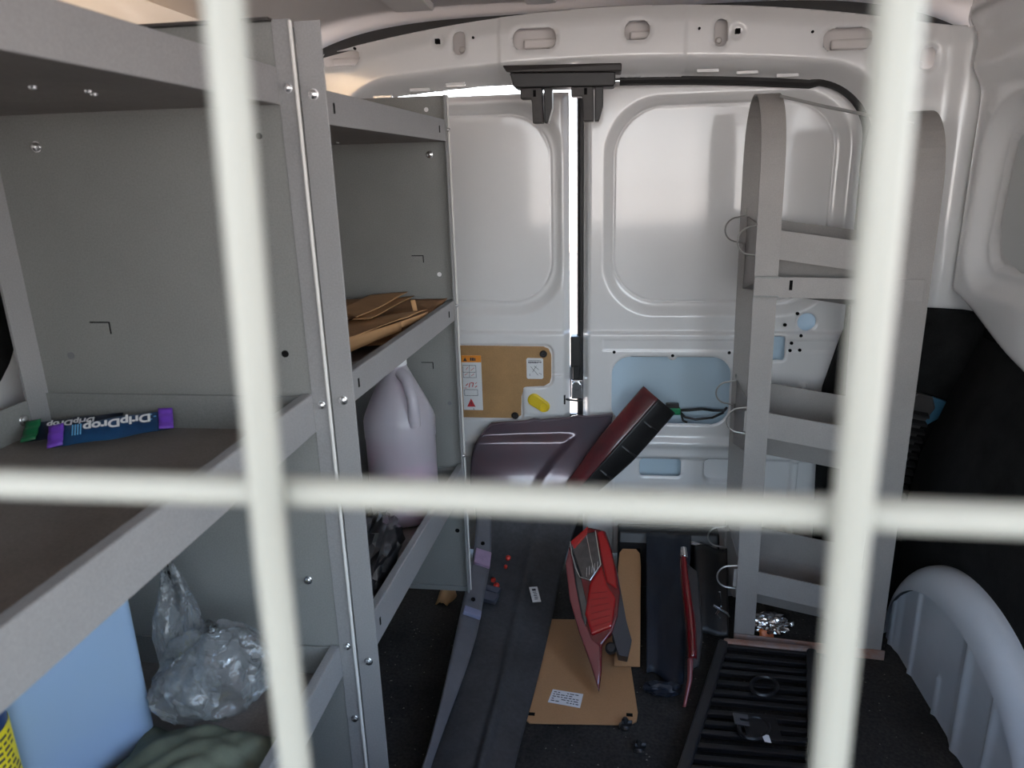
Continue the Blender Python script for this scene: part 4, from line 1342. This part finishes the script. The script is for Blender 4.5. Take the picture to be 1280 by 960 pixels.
b_ = MB(); b_.grid(16, 30, lambda u, v: me_fn(u * 0.45, v)); b_.build('painted_face', MAROON, ME, smooth=True, thick=0.003, auto=0)
b_ = MB(); b_.grid(16, 30, lambda u, v: me_fn(0.45 + 0.55 * u, v) + nn * (0.004 - 0.018 * u)); b_.build('raw_face', BLACKP, ME, smooth=True, thick=0.003, auto=0)
for t in (0.30, 0.55, 0.8):
    b_ = MB(); b_.tube([me_fn(0.5, t), me_fn(0.75, t) + nn * 0.004, me_fn(0.98, t) - nn * 0.010], 0.003, 6); b_.build('stiffening_rib', BLACKP, ME, smooth=True)

# hardboard panels on the floor
HP = MB()
pl = [(-0.157, 1.160), (-0.154, 1.128), (-0.138, 1.112), (0.046, 1.126), (0.062, 1.136), (0.065, 1.159), (0.044, 1.453), (-0.161, 1.440)]
HP.prism([(x, y, 0.002) for x, y in pl], (0, 0, 0.004))
hp = HP.build('hardboard_sheet', BOARD, bevel=0.001, origin=(-0.05, 1.28, 0))
tag(hp, 'tan hardboard panel with white label lying flat on the floor', 'board')
lq = [(-0.101, 1.206), (-0.040, 1.198), (-0.045, 1.159), (-0.108, 1.169)]
p_ = MB(); p_.prism([(x, y, 0.0062) for x, y in lq], (0, 0, 0.0005)); p_.build('paper_label', PAPERW, hp)
A, B, C_, D_ = [Vector((x, y, 0.0068)) for x, y in lq]
p_ = MB()
rn = random.Random(9)
for row in range(5):
    v0 = 0.14 + row * 0.165
    uu = 0.07
    while uu < 0.88:
        w_ = 0.05 + 0.10 * rn.random()
        P = [(A.lerp(B, a_)).lerp(D_.lerp(C_, a_), b0) for a_, b0 in ((uu, v0), (min(uu + w_, 0.93), v0), (min(uu + w_, 0.93), v0 + 0.055), (uu, v0 + 0.055))]
        p_.prism(P, (0, 0, 0.0002))
        uu += w_ + 0.035 + (0.2 if rn.random() > 0.8 else 0)
p_.build('label_print', INK, hp)
for (x, y) in ((-0.136, 1.134), (0.049, 1.150), (-0.150, 1.418)):
    p_ = MB(); p_.obox((x, y, 0.0062), (0.006, 0, 0), (0, 0.004, 0), (0, 0, 0.0004)); p_.build('slot', HOLE, hp)
hs = MB()
sl_ = (0.112 - 0.008) / (1.588 - 1.285)
hs.prism([(x, y, 0.0075 + (y - 1.285) * sl_) for x, y in ((0.020, 1.285), (0.074, 1.287), (0.084, 1.540), (0.083, 1.575), (0.074, 1.588), (0.042, 1.588), (0.034, 1.575), (0.030, 1.530))], (0, -0.0015, 0.004))
hso = hs.build('hardboard_strip', BOARD, bevel=0.001)
tag(hso, 'narrow hardboard strip leaning on the crash beam behind the tail light', 'board')


# tail lights leaning on the pile
def lamp_frame(o, up, right=(1, 0, 0)):
    o, u = Vector(o), Vector(up).normalized()
    r_ = Vector(right); r_ = (r_ - u * r_.dot(u)).normalized()
    n = r_.cross(u).normalized()          # away from / toward the camera
    if n.y > 0: n = -n
    return o, r_, u, n


o_, r_, u_, n_ = lamp_frame((-0.007, 1.185, 0.024), (-0.03, 0.26, 0.217))
TL = thing('tail_light', tuple(o_), 'red and clear tail light standing on the hardboard panel', 'tail light')


def lp(pts_, h=0.0):
    return [o_ + r_ * a + u_ * b + n_ * h for a, b in pts_]


def slab(pts_, h0, h1, mtl, name, bev=0.003):
    b_ = MB(); b_.prism(lp(pts_, h0), n_ * (h1 - h0)); return b_.build(name, mtl, TL, bevel=bev, seg=3)


slab([(-0.001, 0.343), (-0.044, 0.304), (-0.055, 0.26), (-0.05, 0.182), (-0.034, 0.115), (-0.015, 0.052), (-0.002, 0.0), (0.006, 0.036), (0.011, 0.09), (0.033, 0.113), (0.047, 0.145), (0.056, 0.194), (0.052, 0.246), (0.046, 0.291), (0.037, 0.332)], -0.020, 0.0, REDDARK, 'lens_base', 0.004)
slab([(-0.026, 0.322), (0.015, 0.33), (0.022, 0.253), (-0.004, 0.219), (-0.023, 0.227), (-0.041, 0.295)], -0.004, 0.006, CLEARL, 'reversing_lens')
slab([(-0.001, 0.343), (-0.042, 0.308), (-0.034, 0.290), (-0.004, 0.322)], -0.004, 0.008, REDLENS, 'upper_lens')
slab([(-0.041, 0.295), (-0.036, 0.215), (-0.027, 0.147), (-0.020, 0.123), (-0.012, 0.160), (-0.023, 0.227)], -0.004, 0.005, CLEARL, 'side_lens')
slab([(0.022, 0.253), (0.030, 0.210), (0.046, 0.180), (0.033, 0.121), (-0.009, 0.106), (-0.020, 0.150), (-0.006, 0.214)], -0.004, 0.010, REDLENS, 'brake_lens', 0.005)
slab([(0.030, 0.332), (0.043, 0.290), (0.049, 0.246), (0.050, 0.200), (0.030, 0.215), (0.024, 0.260), (0.018, 0.326)], -0.004, 0.007, REDLENS, 'edge_lens')
slab([(-0.045, 0.300), (-0.055, 0.26), (-0.050, 0.182), (-0.034, 0.115), (-0.015, 0.052), (-0.003, 0.004), (0.004, 0.036), (0.006, 0.088), (-0.008, 0.100), (-0.026, 0.147), (-0.036, 0.224), (-0.042, 0.280)], -0.004, 0.003, PINKLENS, 'outer_lens')
b_ = MB(); b_.tube(lp([(-0.042, 0.308), (-0.040, 0.280), (-0.034, 0.250), (-0.026, 0.228), (-0.005, 0.220), (0.020, 0.253), (0.014, 0.330)], 0.007), 0.0013, 6); b_.build('lens_edge', CHROME, TL, smooth=True)
b_ = MB(); b_.tube(lp([(-0.006, 0.320), (0.000, 0.270), (0.006, 0.235)], 0.007), 0.0010, 6); b_.build('lens_edge', CHROME, TL, smooth=True)
# vertical flutes of the reversing lens and of the brake lens
for k in range(5):
    b_ = MB(); b_.tube(lp([(-0.012 + 0.006 * k, 0.228 + 0.004 * k), (-0.010 + 0.006 * k, 0.248 + 0.003 * k)], 0.006), 0.0012, 6); b_.build('lens_flute', CHROME, TL, smooth=True)
for k in range(6):
    b_ = MB(); b_.tube(lp([(-0.010 + 0.001 * k, 0.122 + 0.014 * k), (0.034 - 0.001 * k, 0.134 + 0.012 * k)], 0.0095), 0.0010, 6); b_.build('lens_flute', mat('matte_red', (0.22, 0.006, 0.008), rough=0.6, spec=0.1), TL, smooth=True)
slab([(0.037, 0.332), (0.055, 0.237), (0.064, 0.136), (0.071, 0.098), (0.060, 0.066), (0.042, 0.070), (0.033, 0.113), (0.056, 0.194), (0.046, 0.291)], -0.050, -0.006, mat('lamp_housing', (0.045, 0.042, 0.045), rough=0.5), 'housing', 0.004)
b_ = MB(); b_.lathe([(0.011, 0), (0.012, 0.010), (0.008, 0.014)], tuple(o_ + r_ * 0.028 + u_ * 0.085 - n_ * 0.02), 14, tuple(n_)); b_.build('bulb_holder', BLACKP, TL, smooth=True)

o_, r_, u_, n_ = lamp_frame((0.150, 1.18, 0.006), (0.008, 0.25, 0.225))
TL2 = thing('tail_light', tuple(o_), 'thin tail light seen edge-on right of the dark navy sheet', 'tail light')


def strip_fn(base, w0):
    def f(t):
        P = [(0.000, 0.0), (0.010, 0.05), (0.012, 0.10), (0.010, 0.16), (0.004, 0.22), (0.001, 0.27), (0.002, 0.315)]
        n = len(P) - 1; x = min(t * n, n - 1e-6); i = int(x); fr_ = x - i
        a = P[i][0] * (1 - fr_) + P[i + 1][0] * fr_; b = P[i][1] * (1 - fr_) + P[i + 1][1] * fr_
        return a, b
    return f


sf = strip_fn(0, 0)


def tl2(w, h, t0, t1):
    def fn(u, v):
        t = t0 + (t1 - t0) * v
        a, b = sf(t)
        ww = w * (0.25 + 0.75 * math.sin(math.pi * (0.08 + 0.84 * t)) ** 0.8)
        an = math.pi * u
        return o_ + r_ * (a + ww * (0.5 - 0.5 * math.cos(an))) + u_ * b + n_ * (h * math.sin(an))
    return fn


b_ = MB(); b_.grid(10, 30, tl2(0.019, 0.014, 0.30, 0.93)); b_.build('red_lens', REDDARK, TL2, smooth=True, thick=0.002, auto=0)
b_ = MB(); b_.grid(10, 10, tl2(0.024, 0.014, 0.92, 1.0)); b_.build('clear_tip', CHROME, TL2, smooth=True, thick=0.002, auto=0)
b_ = MB(); b_.grid(8, 14, tl2(0.012, 0.008, 0.0, 0.31)); b_.build('lower_fin', PINKLENS, TL2, smooth=True, thick=0.002, auto=0)
b_ = MB(); b_.prism([o_ + r_ * a + u_ * b + n_ * (-0.010) for a, b in ((0.016, 0.07), (0.012, 0.29), (0.040, 0.27), (0.045, 0.14), (0.035, 0.08))], n_ * -0.020); b_.build('housing', BLACKP, TL2, bevel=0.004)

# dark navy plastic sheet leaning between the two lights
ns = MB()


def ns_fn(u, v):
    a = Vector((0.086, 1.270, 0.008)).lerp(Vector((0.158, 1.240, 0.006)), u)
    b = Vector((0.098, 1.60, 0.155)).lerp(Vector((0.205, 1.60, 0.150)), u)
    p = a.lerp(b, v)
    p.z += 0.010 * math.sin(math.pi * v) + 0.006 * nz((u * 3, v * 4, 0), 1.5, 2.0) * min(1, 4 * v) + 0.004 * math.sin(9 * u) * (1 - v) * min(1, 5 * v)
    p.y += 0.012 * math.sin(7 * u) * (1 - v)
    return p


ns.grid(24, 24, ns_fn)
tag(ns.build('navy_sheet', SHEET, smooth=True, thick=0.0025, auto=0), 'dark navy plastic sheet leaning between the two tail lights', 'plastic sheet')
cr_ = crumple('torn_scrap', (0.115, 1.225, 0.010), (0.034, 0.016, 0.012), 5.5, SHEET, 0.6, 3, 0.0005)
tag(cr_, 'torn scrap of navy film at the foot of the navy sheet', 'scrap')
# crash beam across the back of the pile
cb = MB(); cb.prism([(0.030, 1.655, 0.0), (0.030, 1.600, 0.0), (0.030, 1.600, 0.125), (0.030, 1.612, 0.150), (0.030, 1.655, 0.150)], (0.243, 0, 0))
cbo = cb.build('crash_beam', BLACKP, bevel=0.006); tag(cbo, 'black plastic crash beam along the foot of the right rear door', 'beam')
for k in range(4):
    p_ = MB(); p_.box(0.055 + 0.055 * k, 0.085 + 0.055 * k, 1.597, 1.6005, 0.05, 0.11); p_.build('beam_pocket', HOLE, cbo)
p_ = MB(); p_.prism([(0.200, 1.596, 0.128), (0.268, 1.596, 0.118), (0.268, 1.596, 0.121), (0.200, 1.596, 0.134)], (0, 0.012, 0)); p_.build('bright_edge', PAPERW, cbo)
# black trim panel between the light and the rack
bp = MB()
bp.grid(14, 14, lambda u, v: (0.195 + 0.075 * u + 0.015 * v, 1.405 + 0.165 * v, 0.012 + 0.125 * v + 0.006 * math.sin(6 * u)))
tag(bp.build('trim_panel', BLACKP, smooth=True, thick=0.004, auto=0), 'black plastic trim panel leaning left of the rack foot', 'trim panel')

# black fasteners on the floor
for (x, y, lab_) in ((0.040, 1.118, 'black push fastener on the corner of the hardboard panel'), (0.063, 1.072, 'black push fastener on bare floor nearest the viewer')):
    T = thing('push_fastener', (x, y, 0.0062 if y > 1.1 else 0.0005), lab_, 'fastener', 'loose black fasteners')
    zz = 0.0063 if y > 1.1 else 0.0005
    b_ = MB(); b_.lathe([(0.011, 0.0), (0.012, 0.003), (0.008, 0.005), (0.006, 0.008), (0.007, 0.014), (0.004, 0.020), (0, 0.021)], (x, y, zz), 14); b_.build('stem', BLACKP, T, smooth=True)
    b_ = MB(); b_.obox((x + 0.003, y - 0.004, zz + 0.012), (0.010, 0.002, 0), (0, 0.002, 0.002), (0, 0, 0.003)); b_.build('clip_wing', BLACKP, T, bevel=0.001)

# black car grille lying on the floor in front of the rack
GR = thing('car_grille', (0.28, 1.18, 0.0), 'black ribbed car grille lying on the floor in front of the rack', 'grille')
gA, gB, gC, gD = Vector((0.137, 1.000, 0.030)), Vector((0.345, 1.000, 0.030)), Vector((0.428, 1.350, 0.030)), Vector((0.256, 1.362, 0.030))


def gpt(u, v, dz=0.0):
    p = gA.lerp(gB, u).lerp(gD.lerp(gC, u), v); p.z += dz + 0.006 * math.sin(math.pi * u) * 0.5
    return p


def gr_bar(p, q, w, h, name, mtl, bev=0.0015):
    p, q = Vector(p), Vector(q); d = (q - p); L_ = d.length / 2; d.normalize(); s = Vector((-d.y, d.x, 0)).normalized()
    b_ = MB(); b_.obox((p + q) / 2, d * L_, s * w, (0, 0, h)); return b_.build(name, mtl, GR, bevel=bev)


GRM = mat('grille_black', (0.011, 0.010, 0.011), rough=0.32)
FRM = mat('grille_frame', (0.022, 0.021, 0.022), rough=0.45)
for k in range(13):
    v = 0.03 + 0.94 * k / 12
    gr_bar(gpt(0.02, v, -0.010 + 0.004 * (k % 3 == 0)), gpt(0.98, v, -0.010 + 0.004 * (k % 3 == 0)), 0.0055, 0.005, 'slat', GRM)
gr_bar(gpt(-0.02, -0.05, -0.006), gpt(-0.02, 1.0, -0.006), 0.010, 0.010, 'side_rail', FRM, 0.004)
gr_bar(gpt(1.0, -0.05, -0.006), gpt(1.0, 1.0, -0.006), 0.010, 0.010, 'side_rail', FRM, 0.004)
gr_bar(gpt(-0.02, 1.0, -0.006), gpt(1.0, 1.0, -0.006), 0.008, 0.010, 'top_rail', RUST, 0.004)
for (u0, v0) in ((0.48, 0.30), (0.52, 0.62)):
    pts_ = [gpt(u0 + 0.13 * math.cos(a), v0 + 0.075 * math.sin(a), 0.002) for a in np.linspace(0, 2 * math.pi, 25)[:-1]]
    b_ = MB(); b_.tube(pts_, 0.004, 6, closed=True); b_.build('badge_ring', GRM, GR, smooth=True)
b_ = MB(); c_ = gpt(0.55, 0.30, 0.001); b_.obox(c_, (0.030, 0, 0), (0, 0.028, 0), (0, 0, 0.002)); b_.build('badge_plate', GRM, GR, bevel=0.001)
cm = mat('worn_grey_plastic', (0.075, 0.075, 0.08), rough=0.5)
c_ = gpt(0.355, 0.335, 0.006)
b_ = MB(); b_.prism([c_ + Vector((a, b, 0)) for a, b in ((-0.012, -0.012), (0.012, -0.016), (0.013, -0.007), (-0.002, -0.005), (-0.002, 0.003), (0.013, 0.001), (0.014, 0.011), (-0.012, 0.014))], (0, 0, 0.003)); b_.build('retaining_clip', cm, GR)
c_ = gpt(0.60, 0.225, 0.0045)
b_ = MB(); b_.prism([c_ + Vector((a, b, 0)) for a, b in ((-0.005, -0.008), (0.006, -0.010), (0.005, 0.008), (-0.007, 0.009))], (0, 0, 0.0008))
b_.build('paper_chip', PAPERW, GR)

# crinkled foil wrapper in the rack's base, paper scraps, hanging clip
fo = crumple('foil_wrapper', (0.365, 1.440, 0.026), (0.034, 0.022, 0.020), 3.7, FOIL, 0.8, 4, 0.0012)
tag(fo, 'crinkled silver foil wrapper with orange corner in the foot of the rack', 'wrapper')
b_ = MB(); b_.grid(6, 5, lambda u, v: (0.338 + 0.030 * u, 1.424 - 0.012 * v, 0.020 - 0.017 * v + 0.003 * math.sin(5 * u))); b_.build('orange_corner', FOILR, fo, smooth=True, thick=0.0008)
b_ = MB(); b_.grid(6, 5, lambda u, v: (0.382 + 0.032 * u, 1.436 + 0.006 * v, 0.022 + 0.010 * v + 0.003 * math.sin(7 * u))); b_.build('foil_tail', FOIL, fo, smooth=True, thick=0.0006)
b_ = MB(); b_.grid(10, 10, lambda u, v: (-0.405 + 0.045 * u * (1 - 0.35 * abs(2 * v - 1)), 1.475 + 0.085 * v, 0.004 + 0.040 * math.sin(math.pi * u) * math.sin(math.pi * (0.15 + 0.8 * v)) ** 2 + 0.004 * nz((u * 3, v * 3, 1), 2, 1)))
tag(b_.build('paper_scrap', KRAFT, smooth=True, thick=0.001, auto=0), 'curled brown paper scrap on the floor beside the far shelving unit', 'paper', 'paper scraps')
hc = thing('hanging_clip', (0.252, 1.404, 0.06), 'small bright metal clip hanging from the lowest rack hook', 'clip')
b_ = MB(); b_.tube([(0.245, 1.404, 0.122), (0.247, 1.402, 0.105), (0.250, 1.402, 0.088)], 0.0022, 8); b_.build('shank', STEEL, hc, smooth=True)
b_ = MB(); b_.tube([(0.232, 1.400, 0.090), (0.246, 1.400, 0.082), (0.262, 1.400, 0.072), (0.266, 1.400, 0.064)], 0.0035, 8); b_.tube([(0.250, 1.400, 0.088), (0.240, 1.400, 0.070), (0.248, 1.400, 0.060)], 0.0025, 8); b_.build('jaw', STEEL, hc, smooth=True)

# louvred black vent and blue bottle by the right wall behind the rack
VT = thing('vent_panel', (0.680, 1.58, 0.0), 'black louvred vent panel standing behind the rack by the right wall', 'vent')
b_ = MB(); b_.prism([(0.600, 1.57, 0.0), (0.646, 1.57, 0.0), (0.650, 1.57, 0.30), (0.672, 1.57, 0.44), (0.700, 1.57, 0.490), (0.692, 1.57, 0.515), (0.660, 1.57, 0.525), (0.630, 1.57, 0.50)], (0, 0.012, 0)); b_.build('vent_body', BROWNBLK, VT, bevel=0.004)
for k in range(13):
    z_ = 0.25 + 0.019 * k
    b_ = MB(); b_.obox((0.638 + 0.030 * k / 13, 1.566, z_), (0.020, 0, -0.004), (0, 0.006, 0.003), (0, -0.001, 0.003)); b_.build('louvre', BLACKP, VT, bevel=0.001)
bl = MB(); bl.prism([(0.680, 1.572, 0.445), (0.716, 1.572, 0.47), (0.722, 1.572, 0.505), (0.692, 1.572, 0.515)], (0, 0.012, 0)); o = bl.build('blue_edge', mat('teal_blue_plastic', (0.03, 0.10, 0.16), rough=0.4), VT, bevel=0.003); o['label'] = 'blue plastic edge'

# scattered grit on the floor: tiny chips nobody could count
gb = MB(); rn = random.Random(12)
for k in range(420):
    x = rn.uniform(-0.58, 0.60); y = rn.uniform(0.95, 1.62)
    s = rn.uniform(0.0008, 0.0022)
    gb.add([(x - s, y - s * rn.random(), 0.0002), (x + s, y - s * 0.6, 0.0002), (x + s * 0.2, y + s, 0.0002), (x, y, s * 0.9)], [(0, 1, 3), (1, 2, 3), (2, 0, 3), (2, 1, 0)])
gr_o = gb.build('floor_grit', mat('pale_grit', (0.20, 0.18, 0.16), rough=0.9))
tag(gr_o, 'pale grit and crumbs scattered over the black floor', 'grit', kind='stuff')
